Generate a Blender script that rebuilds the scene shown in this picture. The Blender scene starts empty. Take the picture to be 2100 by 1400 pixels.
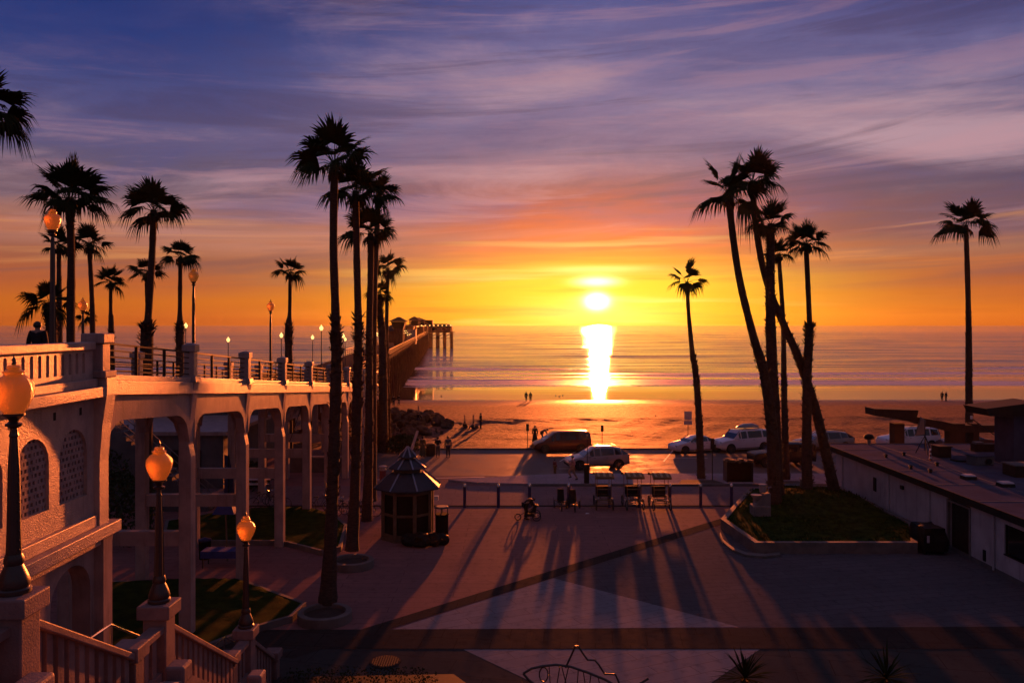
import bpy, bmesh, math, random
import numpy as np
from mathutils import Vector, Matrix, Quaternion, noise as mnoise
R = math.radians
SC = bpy.context.scene
COL = SC.collection
F = 1700.0; CH = 11.0
# ------------------------------------------------------------------ camera
cam_d = bpy.data.cameras.new('camera'); cam = bpy.data.objects.new('camera', cam_d); COL.objects.link(cam)
cam.location = (0, 0, CH); cam.rotation_euler = (R(90), 0, 0)
cam_d.sensor_width = 36; cam_d.lens = 36*F/2100; cam_d.shift_y = -33/2100
cam_d.clip_start = .1; cam_d.clip_end = 90000
SC.camera = cam
SUN_AZ, SUN_EL = 6.0, 3.5
# ------------------------------------------------------------------ world
W = bpy.data.worlds.new('World'); SC.world = W; W.use_nodes = True
WT = W.node_tree; WT.nodes.clear()
class NT:
    def __init__(s, t): s.t = t
    def n(s, typ, **kw):
        o = s.t.nodes.new(typ)
        for k, v in kw.items(): setattr(o, k, v)
        return o
    def put(s, sock, v):
        if isinstance(v, bpy.types.NodeSocket): s.t.links.new(v, sock)
        elif v is not None: sock.default_value = v
    def m(s, op, a, b=None, c=None, clamp=False):
        o = s.n('ShaderNodeMath', operation=op); o.use_clamp = clamp
        for i, v in enumerate((a, b, c)): s.put(o.inputs[i], v)
        return o.outputs[0]
    def comb(s, x, y, z=0.0):
        o = s.n('ShaderNodeCombineXYZ')
        for i, v in enumerate((x, y, z)): s.put(o.inputs[i], v)
        return o.outputs[0]
    def sep(s, v):
        o = s.n('ShaderNodeSeparateXYZ'); s.put(o.inputs[0], v); return o.outputs
    def sstep(s, v, a, b, c=0.0, d=1.0):
        o = s.n('ShaderNodeMapRange', interpolation_type='SMOOTHSTEP'); s.put(o.inputs[0], v)
        for i, q in enumerate((a, b, c, d)): o.inputs[i+1].default_value = q
        return o.outputs[0]
    def noise(s, vec, scale=1.0, det=4.0, rough=.5, dist=0.0):
        o = s.n('ShaderNodeTexNoise'); s.put(o.inputs['Vector'], vec)
        o.inputs['Scale'].default_value = scale; o.inputs['Detail'].default_value = det
        o.inputs['Roughness'].default_value = rough; o.inputs['Distortion'].default_value = dist
        return o.outputs[0]
    def ramp(s, fac, stops, interp='LINEAR'):
        o = s.n('ShaderNodeValToRGB'); s.put(o.inputs[0], fac); cr = o.color_ramp; cr.interpolation = interp
        while len(cr.elements) < len(stops): cr.elements.new(.5)
        for i, (p, c) in enumerate(stops):
            cr.elements[i].position = p; cr.elements[i].color = (*c, 1) if len(c) == 3 else c
        return o.outputs[0]
    def mix(s, f, a, b, mode='MIX'):
        o = s.n('ShaderNodeMix', data_type='RGBA', blend_type=mode)
        s.put(o.inputs[0], f)
        for i, v in ((6, a), (7, b)):
            if isinstance(v, tuple): v = (*v, 1) if len(v) == 3 else v
            s.put(o.inputs[i], v)
        return o.outputs[2]
def lin(r, g, b):
    f = lambda c: (c/255/12.92) if c/255 <= .04045 else ((c/255+.055)/1.055)**2.4
    return (f(r), f(g), f(b))
def build_world():
    q = NT(WT)
    tc = q.n('ShaderNodeTexCoord'); x, y, z = q.sep(tc.outputs['Generated'])
    hor = q.m('SQRT', q.m('ADD', q.m('MULTIPLY', x, x), q.m('MULTIPLY', y, y)))
    e = q.m('DIVIDE', z, q.m('MAXIMUM', hor, .001))
    az = q.m('ARCTAN2', x, y)
    d = q.m('SUBTRACT', az, R(5.85))
    # slanted streaky cloud coordinates on a cloud deck
    den = q.m('ADD', q.m('MAXIMUM', z, 0.0), .10)
    cx = q.m('DIVIDE', x, den); cy = q.m('DIVIDE', y, den)
    cxs = q.m('ADD', q.m('MULTIPLY', cx, .42), q.m('MULTIPLY', cy, .10))
    v1 = q.comb(cxs, q.m('MULTIPLY', cy, 1.0), 3.7)
    n1a = q.noise(v1, .85, 8, .62, .6); n1b = q.noise(q.comb(q.m('MULTIPLY', az, 3.2), q.m('ADD', q.m('MULTIPLY', e, 11.0), q.m('MULTIPLY', az, -.5)), 6.1), 1.0, 6, .62, .6)
    n1 = q.m('ADD', q.m('MULTIPLY', n1a, .6), q.m('MULTIPLY', n1b, .4))
    v2 = q.comb(q.m('MULTIPLY', az, 1.3), q.m('ADD', q.m('MULTIPLY', e, 16.0), q.m('MULTIPLY', az, -.9)), 1.3)
    n2 = q.noise(v2, 1.0, 6, .55, .3)
    v3 = q.comb(q.m('MULTIPLY', az, 3.0), q.m('MULTIPLY', e, 60.0), 8.3)
    n3 = q.noise(v3, 1.0, 3, .5, .2)
    ee = q.m('ADD', e, q.m('ADD', q.m('MULTIPLY', q.m('SUBTRACT', n2, .5), .075), q.m('MULTIPLY', q.m('SUBTRACT', n3, .5), .012)))
    f = q.m('MULTIPLY', q.m('MAXIMUM', ee, 0.0), 2.0)      # 0..0.8 in view
    P = lambda py: (667-py)/F*2.0
    S = lambda lst: [(P(py), lin(*c)) for py, c in lst]
    near = q.ramp(f, S([(667, (255,176,8)), (630, (255,196,10)), (585, (255,208,30)), (540, (255,172,24)), (505, (230,94,34)), (455, (194,66,46)), (400, (152,66,72)), (345, (150,100,120)), (290, (150,118,148)), (220, (136,118,160)), (120, (122,114,166)), (10, (88,92,158)), (-12, (100,104,165))]))
    left = q.ramp(f, S([(667, (180,84,26)), (625, (192,94,26)), (580, (172,80,44)), (530, (150,82,64)), (480, (178,112,90)), (430, (116,84,98)), (370, (92,76,108)), (300, (100,88,132)), (220, (98,94,146)), (130, (54,70,138)), (60, (20,50,120)), (0, (6,34,104)), (-20, (8,34,96))]))
    right = q.ramp(f, S([(667, (188,88,22)), (630, (200,98,24)), (590, (170,74,42)), (545, (180,92,52)), (512, (206,128,76)), (478, (104,62,72)), (400, (88,68,96)), (330, (106,90,124)), (260, (128,110,144)), (180, (134,122,166)), (90, (108,102,158)), (10, (66,68,134)), (-20, (56,60,120))]))
    lr = q.sstep(az, -.40, .48)
    side = q.mix(lr, left, right)
    dn = q.m('DIVIDE', d, .215); g = q.m('EXPONENT', q.m('MULTIPLY', q.m('MULTIPLY', dn, dn), -1.0))
    col = q.mix(g, side, near)
    # light wisps high up, dull bands low down
    tlc = q.m('SUBTRACT', 1.0, q.m('MULTIPLY', q.sstep(e, .24, .38), q.sstep(az, -.16, -.52)))
    wf = q.m('MULTIPLY', q.m('MULTIPLY', q.sstep(n1, .48, .66), q.sstep(e, .10, .22)), tlc)
    col = q.mix(q.m('MULTIPLY', wf, .72), col, lin(214, 170, 180))
    df = q.m('MULTIPLY', q.sstep(n1, .52, .36), q.sstep(e, .06, .17))
    col = q.mix(q.m('MULTIPLY', df, .74), col, lin(74, 72, 128))
    n4 = q.noise(q.comb(q.m('MULTIPLY', az, 2.0), q.m('ADD', q.m('MULTIPLY', e, 21.0), q.m('MULTIPLY', az, -1.2)), 11.3), 1.0, 7, .62, .9)
    up = q.sstep(e, .07, .14)
    col = q.mix(q.m('MULTIPLY', q.m('MULTIPLY', q.sstep(n4, .50, .66), up), q.m('MULTIPLY', tlc, .34)), col, lin(206, 150, 160))
    col = q.mix(q.m('MULTIPLY', q.m('MULTIPLY', q.sstep(n4, .48, .34), up), .52), col, lin(78, 58, 92))
    col = q.mix(q.m('MULTIPLY', q.sstep(e, .16, .30), .22), col, lin(30, 40, 110))
    mb_ = q.m('MULTIPLY', q.m('MULTIPLY', q.sstep(e, .035, .06), q.sstep(e, .15, .10)), q.m('SUBTRACT', 1.0, q.m('MULTIPLY', g, .75)))
    n5 = q.noise(q.comb(q.m('MULTIPLY', az, 1.6), q.m('ADD', q.m('MULTIPLY', e, 30.0), q.m('MULTIPLY', az, -1.4)), 21.7), 1.0, 6, .6, .7)
    col = q.mix(q.m('MULTIPLY', q.m('MULTIPLY', q.sstep(n5, .44, .60), mb_), .62), col, lin(112, 66, 76))
    col = q.mix(q.m('MULTIPLY', q.m('MULTIPLY', q.sstep(n5, .44, .32), mb_), .45), col, lin(232, 150, 86))
    # thin bright streak lines close to the horizon
    sf = q.m('MULTIPLY', q.sstep(n3, .54, .72), q.m('MULTIPLY', q.sstep(e, .15, .05), .7))
    col = q.mix(q.m('MULTIPLY', sf, g), col, lin(255, 226, 120))
    sb = q.m('MULTIPLY', q.sstep(n3, .48, .30), q.m('MULTIPLY', q.sstep(e, .16, .03), .62))
    col = q.mix(sb, col, lin(172, 76, 26))
    col = q.mix(q.m('MULTIPLY', q.m('MULTIPLY', q.sstep(e, .17, .36), q.sstep(az, -.12, -.46)), .85), col, lin(8, 42, 122))
    col = q.mix(q.m('MULTIPLY', q.m('MULTIPLY', q.sstep(e, .26, .40), q.sstep(az, .15, .50)), .35), col, lin(40, 50, 120))
    col = q.mix(q.m('MULTIPLY', q.sstep(e, .12, .24), .16), col, (0, 0, 0))
    # glow of the low sun behind thin cloud (an elongated core, a second lobe above it, a wide warm halo)
    def lobe(py, sx, sy, amp, c, px0=0.0):
        a = q.m('DIVIDE', q.m('SUBTRACT', d, px0), sx); b = q.m('DIVIDE', q.m('SUBTRACT', e, (667-py)/F), sy)
        r2 = q.m('ADD', q.m('MULTIPLY', a, a), q.m('MULTIPLY', b, b))
        o = q.m('MULTIPLY', q.m('EXPONENT', q.m('MULTIPLY', r2, -1.0)), amp)
        v = q.n('ShaderNodeVectorMath', operation='SCALE'); v.inputs[0].default_value = c; q.put(v.inputs['Scale'], o)
        return v.outputs[0]
    def add(a, b):
        v = q.n('ShaderNodeVectorMath', operation='ADD'); q.put(v.inputs[0], a); q.put(v.inputs[1], b); return v.outputs[0]
    col = add(col, lobe(618, .0112, .0080, 4.5, (1, .92, .70)))
    col = add(col, lobe(618, .024, .009, .6, (1, .85, .38)))
    col = add(col, lobe(578, .022, .0055, 2.2, (1, .9, .5)))
    col = add(col, lobe(552, .060, .004, .5, (1, .85, .4)))
    col = add(col, lobe(645, .085, .020, .50, (1, .80, .30)))
    col = add(col, lobe(600, .16, .055, .22, (1, .38, .02)))
    col = add(col, lobe(480, .17, .050, .13, (1, .14, .02)))
    # away from the sunset the sky is a deep dusk blue
    back = q.sstep(q.m('ABSOLUTE', d), .62, 1.25)
    col = q.mix(back, col, lin(86, 72, 90))
    zen = q.sstep(e, .42, 1.2)
    col = q.mix(zen, col, lin(92, 84, 116))
    low = q.sstep(z, -.005, -.03)
    col = q.mix(low, col, lin(50, 34, 36))
    bg = q.n('ShaderNodeBackground'); q.put(bg.inputs[0], col); bg.inputs[1].default_value = .49
    sky = q.n('ShaderNodeTexSky', sky_type='NISHITA'); sky.sun_disc = False
    sky.sun_elevation = R(SUN_EL); sky.sun_rotation = R(SUN_AZ)
    bs = q.n('ShaderNodeBackground'); q.put(bs.inputs[0], sky.outputs[0]); bs.inputs[1].default_value = .004
    ad = q.n('ShaderNodeAddShader'); WT.links.new(bg.outputs[0], ad.inputs[0]); WT.links.new(bs.outputs[0], ad.inputs[1])
    out = q.n('ShaderNodeOutputWorld'); WT.links.new(ad.outputs[0], out.inputs[0])
build_world()
sd = bpy.data.lights.new('sun', 'SUN'); so = bpy.data.objects.new('sun', sd); COL.objects.link(so)
sd.energy = 5.0; sd.angle = R(.9); sd.color = (1.0, .19, .035)
sdir = Vector((math.sin(R(SUN_AZ))*math.cos(R(SUN_EL)), math.cos(R(SUN_AZ))*math.cos(R(SUN_EL)), math.sin(R(SUN_EL))))
so.rotation_euler = sdir.to_track_quat('Z', 'Y').to_euler(); so.location = (20, 40, 60)
SC.view_settings.view_transform = 'Standard'; SC.view_settings.look = 'None'
SC.view_settings.exposure = 1.0; SC.view_settings.gamma = 1
SC.cycles.use_denoising = True
SC.cycles.max_bounces = 6
SC.cycles.sample_clamp_indirect = 4.0

# ------------------------------------------------------------------ helpers
def gz(Y):
    return float(np.interp(Y, [73.4, 73.6, 100, 112, 155, 185, 300, 1000, 60000], [0, -.12, -.75, -1.25, -3.0, -3.3, -6, -30, -60]))
def GY(py, z=None):
    if z is not None: return F*(CH-z)/(py-667)
    Y = F*CH/(py-667)
    for _ in range(30): Y = .5*Y + .5*F*(CH-gz(Y))/(py-667)
    return Y
def P(px, py, Y): return Vector(((px-1050)*Y/F, Y, CH-(py-667)*Y/F))
def G(px, py, z=None):
    Y = GY(py, z); return Vector(((px-1050)*Y/F, Y, gz(Y) if z is None else z))
def mat(name, c, rough=.8, c2=None, nscale=3.0, bump=0.0, bscale=20.0, metal=0.0, spec=.5, stretch=None, emit=None, es=0.0, trans=0.0, det=4, bdist=.02, coat=0.0, streak=0.0):
    m = bpy.data.materials.new(name); m.use_nodes = True; q = NT(m.node_tree)
    b = m.node_tree.nodes['Principled BSDF']
    b.inputs['Roughness'].default_value = rough; b.inputs['Metallic'].default_value = metal
    b.inputs['Specular IOR Level'].default_value = spec; b.inputs['Base Color'].default_value = (*c, 1)
    b.inputs['Coat Weight'].default_value = coat
    tc = q.n('ShaderNodeTexCoord'); vec = tc.outputs['Object']
    if stretch:
        mp = q.n('ShaderNodeMapping'); q.put(mp.inputs[0], vec); mp.inputs['Scale'].default_value = stretch; vec = mp.outputs[0]
    if c2 is None: c2 = tuple(v*.72 for v in c)
    n = q.noise(vec, nscale, det, .6)
    bc = q.mix(q.sstep(n, .32, .68), c2, c)
    if streak:
        mp = q.n('ShaderNodeMapping'); q.put(mp.inputs[0], tc.outputs['Object']); mp.inputs['Scale'].default_value = (3.5, 3.5, .35)
        ns = q.noise(mp.outputs[0], 1.0, 5, .65); bc = q.mix(q.m('MULTIPLY', q.sstep(ns, .50, .72), streak), bc, tuple(v*.45 for v in c))
        nr = q.noise(tc.outputs['Object'], 5.0, 6, .75); bc = q.mix(q.m('MULTIPLY', q.sstep(nr, .60, .74), streak*.8), bc, (c[0]*.55, c[1]*.38, c[2]*.30))
    q.put(b.inputs['Base Color'], bc)
    if bump:
        nb = q.noise(vec, bscale, 5, .6); bp = q.n('ShaderNodeBump'); bp.inputs['Strength'].default_value = bump
        bp.inputs['Distance'].default_value = bdist; q.put(bp.inputs['Height'], nb); q.put(b.inputs['Normal'], bp.outputs[0])
    if emit: b.inputs['Emission Color'].default_value = (*emit, 1); b.inputs['Emission Strength'].default_value = es
    if trans: b.inputs['Transmission Weight'].default_value = trans
    return m
M = {}
M['stucco'] = mat('stucco_paint', (.47, .35, .30), .40, (.35, .26, .235), 2.0, .9, 22, spec=.6, bdist=.024, streak=.6)
M['stucco_d'] = mat('shaded_stucco', (.26, .18, .17), .55, (.17, .12, .12), 1.6, .6, 30, spec=.4, bdist=.014, streak=.6)  # stairs' shade put into a darker stucco; only the streaks are weathering
M['stucco_s'] = mat('smooth_render', (.38, .28, .26), .36, (.27, .205, .20), 1.3, .35, 14, spec=.6, streak=.7)
M['concrete'] = mat('concrete', (.17, .15, .15), .75, (.11, .10, .10), 1.2, .3, 30)
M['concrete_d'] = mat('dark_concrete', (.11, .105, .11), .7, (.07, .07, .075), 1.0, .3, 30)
M['iron'] = mat('bronze_paint', (.035, .022, .018), .38, bump=.2, bscale=30, spec=.6)
M['rail'] = mat('rail_metal', (.07, .04, .03), .45, spec=.3)
M['black'] = mat('black_rubber', (.012, .012, .013), .6)
M['chrome'] = mat('chrome', (.6, .6, .6), .2, metal=1.0)
M['darkmetal'] = mat('dark_metal', (.03, .03, .035), .35, metal=.5)
M['blue'] = mat('navy_paint', (.018, .02, .09), .4)
M['bluec'] = mat('blue_canvas', (.02, .04, .22), .7)
M['trunk'] = mat('palm_bark', (.10, .060, .045), .95, spec=.1, c2= (.055, .035, .028), nscale=6.0, bump=.9, bscale=14, stretch=(1, 1, 3), bdist=.06)
M['boots'] = mat('palm_boots', (.075, .05, .035), .9, (.04, .028, .02), 8.0, .5, 20)
M['leaf'] = mat('palm_leaf', (.030, .036, .014), .7, (.018, .022, .010), 1.5, .0, 10, spec=0.0)
M['dryleaf'] = mat('dry_leaf', (.05, .035, .02), .9, (.03, .02, .012), 2, spec=.1)
M['grass'] = mat('lawn', (.045, .072, .012), .85, (.022, .038, .008), 2.5, 1.0, 45, bdist=.08, spec=.2)
M['wood'] = mat('pier_timber', (.15, .060, .038), .8, (.09, .036, .024), 3, .5, 10, stretch=(1, 1, .2))
M['deckwood'] = mat('deck_boards', (.10, .055, .04), .85, (.07, .04, .03), 2, .4, 10, stretch=(.3, 3, 1))
M['glassd'] = mat('dark_glass', (.015, .015, .018), .08, spec=.9)
M['sand'] = None
M['rock'] = mat('riprap_rock', (.10, .065, .05), .9, (.05, .034, .028), 2.5, .9, 5, bdist=.1)
M['roof'] = mat('roof_felt', (.085, .085, .13), .8, (.06, .06, .09), .8, .4, 8, spec=.15)
M['wallw'] = mat('painted_wall', (.42, .39, .44), .6, (.32, .29, .33), .7, .3, 12, streak=.6)
M['dark'] = mat('dark_paint', (.03, .025, .022), .7)  # one even dark colour for frames, vents, lids and doorways
M['beam'] = mat('brown_beam', (.05, .030, .022), .7)
M['white'] = mat('white_paint', (.75, .73, .74), .4)
M['skin'] = mat('skin', (.35, .2, .14), .55)
M['hair'] = mat('hair', (.02, .014, .01), .6)
M['cloth_dark'] = mat('dark_cloth', (.022, .02, .024), .85)
M['cloth_navy'] = mat('navy_cloth', (.02, .025, .05), .85)
M['cloth_grey'] = mat('grey_cloth', (.08, .075, .075), .85)
M['cloth_red'] = mat('red_cloth', (.25, .05, .04), .85)
M['cloth_pink'] = mat('pink_cloth', (.4, .22, .22), .85)
M['cloth_olive'] = mat('olive_cloth', (.07, .065, .035), .85)
M['white_line'] = mat('line_paint', (.55, .5, .48), .5)
M['kerbm'] = mat('kerb_concrete', (.15, .12, .11), .8, (.09, .075, .07), 1.5, .4, 30)
M['bushleaf'] = mat('bush_leaf', (.06, .07, .035), .8, (.04, .05, .025), 2, spec=0)
M['soil'] = mat('soil', (.05, .03, .02), .95, bump=.6, bscale=20)

def lamp_glass():
    m = bpy.data.materials.new('amber_globe'); m.use_nodes = True; q = NT(m.node_tree); t = m.node_tree
    b = t.nodes['Principled BSDF']; out = t.nodes['Material Output']
    tc = q.n('ShaderNodeTexCoord'); n = q.noise(tc.outputs['Object'], 38, 2, .6)
    b.inputs['Base Color'].default_value = (.75, .34, .09, 1); b.inputs['Roughness'].default_value = .2
    b.inputs['Emission Color'].default_value = (1, .30, .03, 1)  # faint glow added for sunlight coming through the glass
    q.put(b.inputs['Emission Strength'], q.m('MULTIPLY_ADD', n, .05, .0))
    bp = q.n('ShaderNodeBump'); bp.inputs['Strength'].default_value = .9; bp.inputs['Distance'].default_value = .03
    q.put(bp.inputs['Height'], n); q.put(b.inputs['Normal'], bp.outputs[0])
    b.inputs['Transmission Weight'].default_value = .72; b.inputs['IOR'].default_value = 1.5
    tr = q.n('ShaderNodeBsdfTranslucent'); tr.inputs[0].default_value = (.95, .50, .14, 1); q.put(tr.inputs['Normal'], bp.outputs[0])
    mx = q.n('ShaderNodeMixShader'); mx.inputs[0].default_value = .05
    t.links.new(b.outputs[0], mx.inputs[1]); t.links.new(tr.outputs[0], mx.inputs[2]); t.links.new(mx.outputs[0], out.inputs[0])
    return m
def matte(key, f):
    """blend a material towards a purely diffuse surface (dusty, porous ground has little grazing sheen)"""
    m = M[key]; t = m.node_tree; q = NT(t); b = t.nodes['Principled BSDF']; out = t.nodes['Material Output']
    d = q.n('ShaderNodeBsdfDiffuse'); d.inputs['Roughness'].default_value = .4
    for i, j in (('Base Color', 'Color'), ('Normal', 'Normal')):
        if b.inputs[i].is_linked: t.links.new(b.inputs[i].links[0].from_socket, d.inputs[j])
    mx = q.n('ShaderNodeMixShader'); mx.inputs[0].default_value = f
    t.links.new(b.outputs[0], mx.inputs[1]); t.links.new(d.outputs[0], mx.inputs[2]); t.links.new(mx.outputs[0], out.inputs[0])
for k_ in ('dark', 'beam', 'black', 'cloth_dark', 'darkmetal'): M[k_].node_tree.nodes['Principled BSDF'].inputs['Specular IOR Level'].default_value = .12
M['globe'] = lamp_glass()
M['bulb'] = mat('lit_bulb', (.9, .6, .3), .4, emit=(1, .55, .15), es=1.3)

class MB:
    def __init__(s): s.v = []; s.f = []
    def add(s, vs, fs):
        o = len(s.v); s.v += [tuple(v) for v in vs]; s.f += [tuple(i+o for i in f) for f in fs]; return s
    def box(s, c, d, rz=0.0, taper=1.0):
        x, y, z = d[0]/2, d[1]/2, d[2]/2; vs = []
        cr, sr = math.cos(rz), math.sin(rz)
        for dz, t in ((-z, 1.0), (z, taper)):
            for a, b in ((-x, -y), (x, -y), (x, y), (-x, y)):
                a *= t; b *= t; vs.append((c[0]+a*cr-b*sr, c[1]+a*sr+b*cr, c[2]+dz))
        return s.add(vs, [(3,2,1,0),(4,5,6,7),(0,1,5,4),(1,2,6,5),(2,3,7,6),(3,0,4,7)])
    def bb(s, x0, x1, y0, y1, z0, z1): return s.box(((x0+x1)/2,(y0+y1)/2,(z0+z1)/2),(x1-x0,y1-y0,z1-z0))
    def bar(s, a, b, w, h=None):
        a = Vector(a); b = Vector(b); h = h or w; d = (b-a)
        if d.length < 1e-6: return s
        d.normalize(); up = Vector((0,0,1)) if abs(d.z) < .97 else Vector((1,0,0))
        r = d.cross(up).normalized(); u = r.cross(d).normalized(); vs = []
        for p in (a, b):
            for i, j in ((-1,-1),(1,-1),(1,1),(-1,1)): vs.append(p + r*i*w/2 + u*j*h/2)
        return s.add(vs, [(3,2,1,0),(4,5,6,7),(0,1,5,4),(1,2,6,5),(2,3,7,6),(3,0,4,7)])
    def tube(s, pts, rad, seg=8, cap=True):
        pts = [Vector(p) for p in pts]; n = len(pts)
        if not hasattr(rad, '__len__'): rad = [rad]*n
        vs = []; fs = []; prev = None
        for i, p in enumerate(pts):
            d = (pts[min(i+1,n-1)]-pts[max(i-1,0)]).normalized()
            if prev is None:
                up = Vector((0,0,1)) if abs(d.z) < .9 else Vector((1,0,0)); r = d.cross(up).normalized()
            else: r = (prev - d*prev.dot(d)).normalized()
            prev = r; u = d.cross(r)
            for k in range(seg):
                a = 2*math.pi*k/seg; vs.append(p + (r*math.cos(a)+u*math.sin(a))*rad[i])
        for i in range(n-1):
            for k in range(seg):
                k2 = (k+1) % seg; fs.append((i*seg+k, i*seg+k2, (i+1)*seg+k2, (i+1)*seg+k))
        if cap: fs.append(tuple(range(seg))[::-1]); fs.append(tuple((n-1)*seg+k for k in range(seg)))
        return s.add(vs, fs)
    def lathe(s, prof, c=(0,0,0), seg=16, rz=0.0, flute=0.0):
        vs = []; fs = []; n = len(prof)
        for r, z in prof:
            for k in range(seg):
                a = 2*math.pi*k/seg + rz; rr = r*(1-flute*(k % 2)); vs.append((c[0]+rr*math.cos(a), c[1]+rr*math.sin(a), c[2]+z))
        for i in range(n-1):
            for k in range(seg):
                k2 = (k+1) % seg; fs.append((i*seg+k, i*seg+k2, (i+1)*seg+k2, (i+1)*seg+k))
        fs.append(tuple(range(seg))[::-1]); fs.append(tuple((n-1)*seg+k for k in range(seg)))
        return s.add(vs, fs)
    def prism(s, poly, z0, z1):
        n = len(poly); vs = [(p[0],p[1],z0) for p in poly]+[(p[0],p[1],z1) for p in poly]
        fs = [tuple(range(n))[::-1], tuple(range(n, 2*n))]
        for i in range(n): j = (i+1) % n; fs.append((i, j, n+j, n+i))
        return s.add(vs, fs)
    def slab(s, poly, d):      # 3d polygon swept along vector d
        n = len(poly); d = Vector(d); vs = [Vector(p) for p in poly]+[Vector(p)+d for p in poly]
        fs = [tuple(range(n))[::-1], tuple(range(n, 2*n))]
        for i in range(n): j = (i+1) % n; fs.append((i, j, n+j, n+i))
        return s.add(vs, fs)
    def strip(s, top, bot, d):  # thick strip between two polylines, swept by d
        d = Vector(d); n = len(top); vs = []
        for p in top: vs.append(Vector(p))
        for p in bot: vs.append(Vector(p))
        for p in top: vs.append(Vector(p)+d)
        for p in bot: vs.append(Vector(p)+d)
        fs = []
        for i in range(n-1):
            fs += [(i, n+i, n+i+1, i+1), (2*n+i, 2*n+i+1, 3*n+i+1, 3*n+i), (i, i+1, 2*n+i+1, 2*n+i), (n+i, 3*n+i, 3*n+i+1, n+i+1)]
        fs += [(0, 2*n, 3*n, n), (n-1, 2*n-1, 4*n-1, 3*n-1)]
        return s.add(vs, fs)
    def build(s, name, m, parent=None, smooth=False, world=False, bevel=0.0):
        me = bpy.data.meshes.new(name)
        v = s.v
        if world and parent is not None:
            o = parent.location if parent.parent is None else parent['_o']
            v = [(a[0]-o[0], a[1]-o[1], a[2]-o[2]) for a in v]
        me.from_pydata(v, [], s.f); me.validate()
        bm = bmesh.new(); bm.from_mesh(me); bmesh.ops.recalc_face_normals(bm, faces=bm.faces); bm.to_mesh(me); bm.free()
        if smooth:
            me.polygons.foreach_set('use_smooth', [True]*len(me.polygons))
            me.set_sharp_from_angle(angle=R(40))
        me.materials.append(M[m] if isinstance(m, str) else m)
        ob = bpy.data.objects.new(name, me); COL.objects.link(ob)
        if parent is not None: ob.parent = parent
        if bevel:
            b = ob.modifiers.new('bevel', 'BEVEL'); b.width = bevel; b.segments = 2; b.limit_method = 'ANGLE'
        return ob
def tag(o, label=None, cat=None, group=None, kind=None):
    if label: o['label'] = label
    if cat: o['category'] = cat
    if group: o['group'] = group
    if kind: o['kind'] = kind
    return o
def thing(name, label, cat, loc=(0,0,0), rz=0.0, group=None):
    o = bpy.data.objects.new(name, None); COL.objects.link(o); o.empty_display_size = .2
    o.location = loc; o.rotation_euler = (0,0,rz); return tag(o, label, cat, group)
def dup(root, loc, rz=0.0, label=None, group=None, scale=None):
    r = root.copy(); COL.objects.link(r); r.location = loc; r.rotation_euler = (0,0,rz)
    if scale: r.scale = (scale,)*3
    if label: r['label'] = label
    if group: r['group'] = group
    for ch in list(root.children):
        c = ch.copy(); COL.objects.link(c); c.parent = r
        for g in list(ch.children):
            d = g.copy(); COL.objects.link(d); d.parent = c
    return r
rnd = random.Random(7)

# ------------------------------------------------------------------ ground, sea, beach
def np_mesh(name, V, Fc, m, attrs=None, smooth=True):
    me = bpy.data.meshes.new(name); me.from_pydata(V.tolist(), [], Fc.tolist())
    if smooth: me.polygons.foreach_set('use_smooth', [True]*len(me.polygons))
    if attrs:
        for k, a in attrs.items():
            at = me.attributes.new(k, 'FLOAT', 'POINT'); at.data.foreach_set('value', a)
    me.materials.append(m); ob = bpy.data.objects.new(name, me); COL.objects.link(ob); return ob
def grid(xs, ys, fz):
    X, Y = np.meshgrid(xs, ys); Z = fz(X, Y); V = np.stack([X, Y, Z], -1).reshape(-1, 3)
    nx, ny = len(xs), len(ys); i = np.arange(nx-1); j = np.arange(ny-1); I, J = np.meshgrid(i, j)
    a = (J*nx+I).ravel(); Fc = np.stack([a, a+1, a+nx+1, a+nx], -1); return V, Fc
def paving_mat(name, c, c2, bw, bh, rot, rough=.5, mortar=.013, mc=.5):
    m = bpy.data.materials.new(name); m.use_nodes = True; q = NT(m.node_tree); b = m.node_tree.nodes['Principled BSDF']
    tc = q.n('ShaderNodeTexCoord'); mp = q.n('ShaderNodeMapping'); q.put(mp.inputs[0], tc.outputs['Object']); mp.inputs['Rotation'].default_value = (0,0,rot)
    br = q.n('ShaderNodeTexBrick'); q.put(br.inputs['Vector'], mp.outputs[0])
    br.inputs['Scale'].default_value = 1; br.inputs['Brick Width'].default_value = bw; br.inputs['Row Height'].default_value = bh
    br.inputs['Mortar Size'].default_value = mortar; br.inputs['Mortar Smooth'].default_value = .2
    br.inputs['Color1'].default_value = (*c, 1); br.inputs['Color2'].default_value = (*[v*.88 for v in c], 1); br.inputs['Mortar'].default_value = (*[v*mc for v in c2], 1)
    n = q.noise(tc.outputs['Object'], .35, 6, .65); n2 = q.noise(tc.outputs['Object'], 2.7, 5, .7)
    col = q.mix(q.sstep(n, .35, .65, 0, .55), br.outputs['Color'], c2)
    col = q.mix(q.sstep(n2, .50, .72, 0, .7), col, tuple(v*.5 for v in c))
    q.put(b.inputs['Base Color'], col)
    q.put(b.inputs['Roughness'], q.m('MULTIPLY_ADD', n2, .35, rough+.05)); b.inputs['Specular IOR Level'].default_value = .05
    nb = q.noise(tc.outputs['Object'], 18, 4, .6)
    h = q.m('ADD', q.m('MULTIPLY', nb, .35), q.m('MULTIPLY', br.outputs['Fac'], -1.0))
    bp = q.n('ShaderNodeBump'); bp.inputs['Strength'].default_value = .35; bp.inputs['Distance'].default_value = .015
    q.put(bp.inputs['Height'], h); q.put(b.inputs['Normal'], bp.outputs[0])
    return m
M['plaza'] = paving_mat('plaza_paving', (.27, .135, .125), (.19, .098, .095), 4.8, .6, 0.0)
M['strand'] = paving_mat('strand_paving', (.22, .15, .155), (.16, .11, .12), 1.5, 1.5, 0.0)
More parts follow.
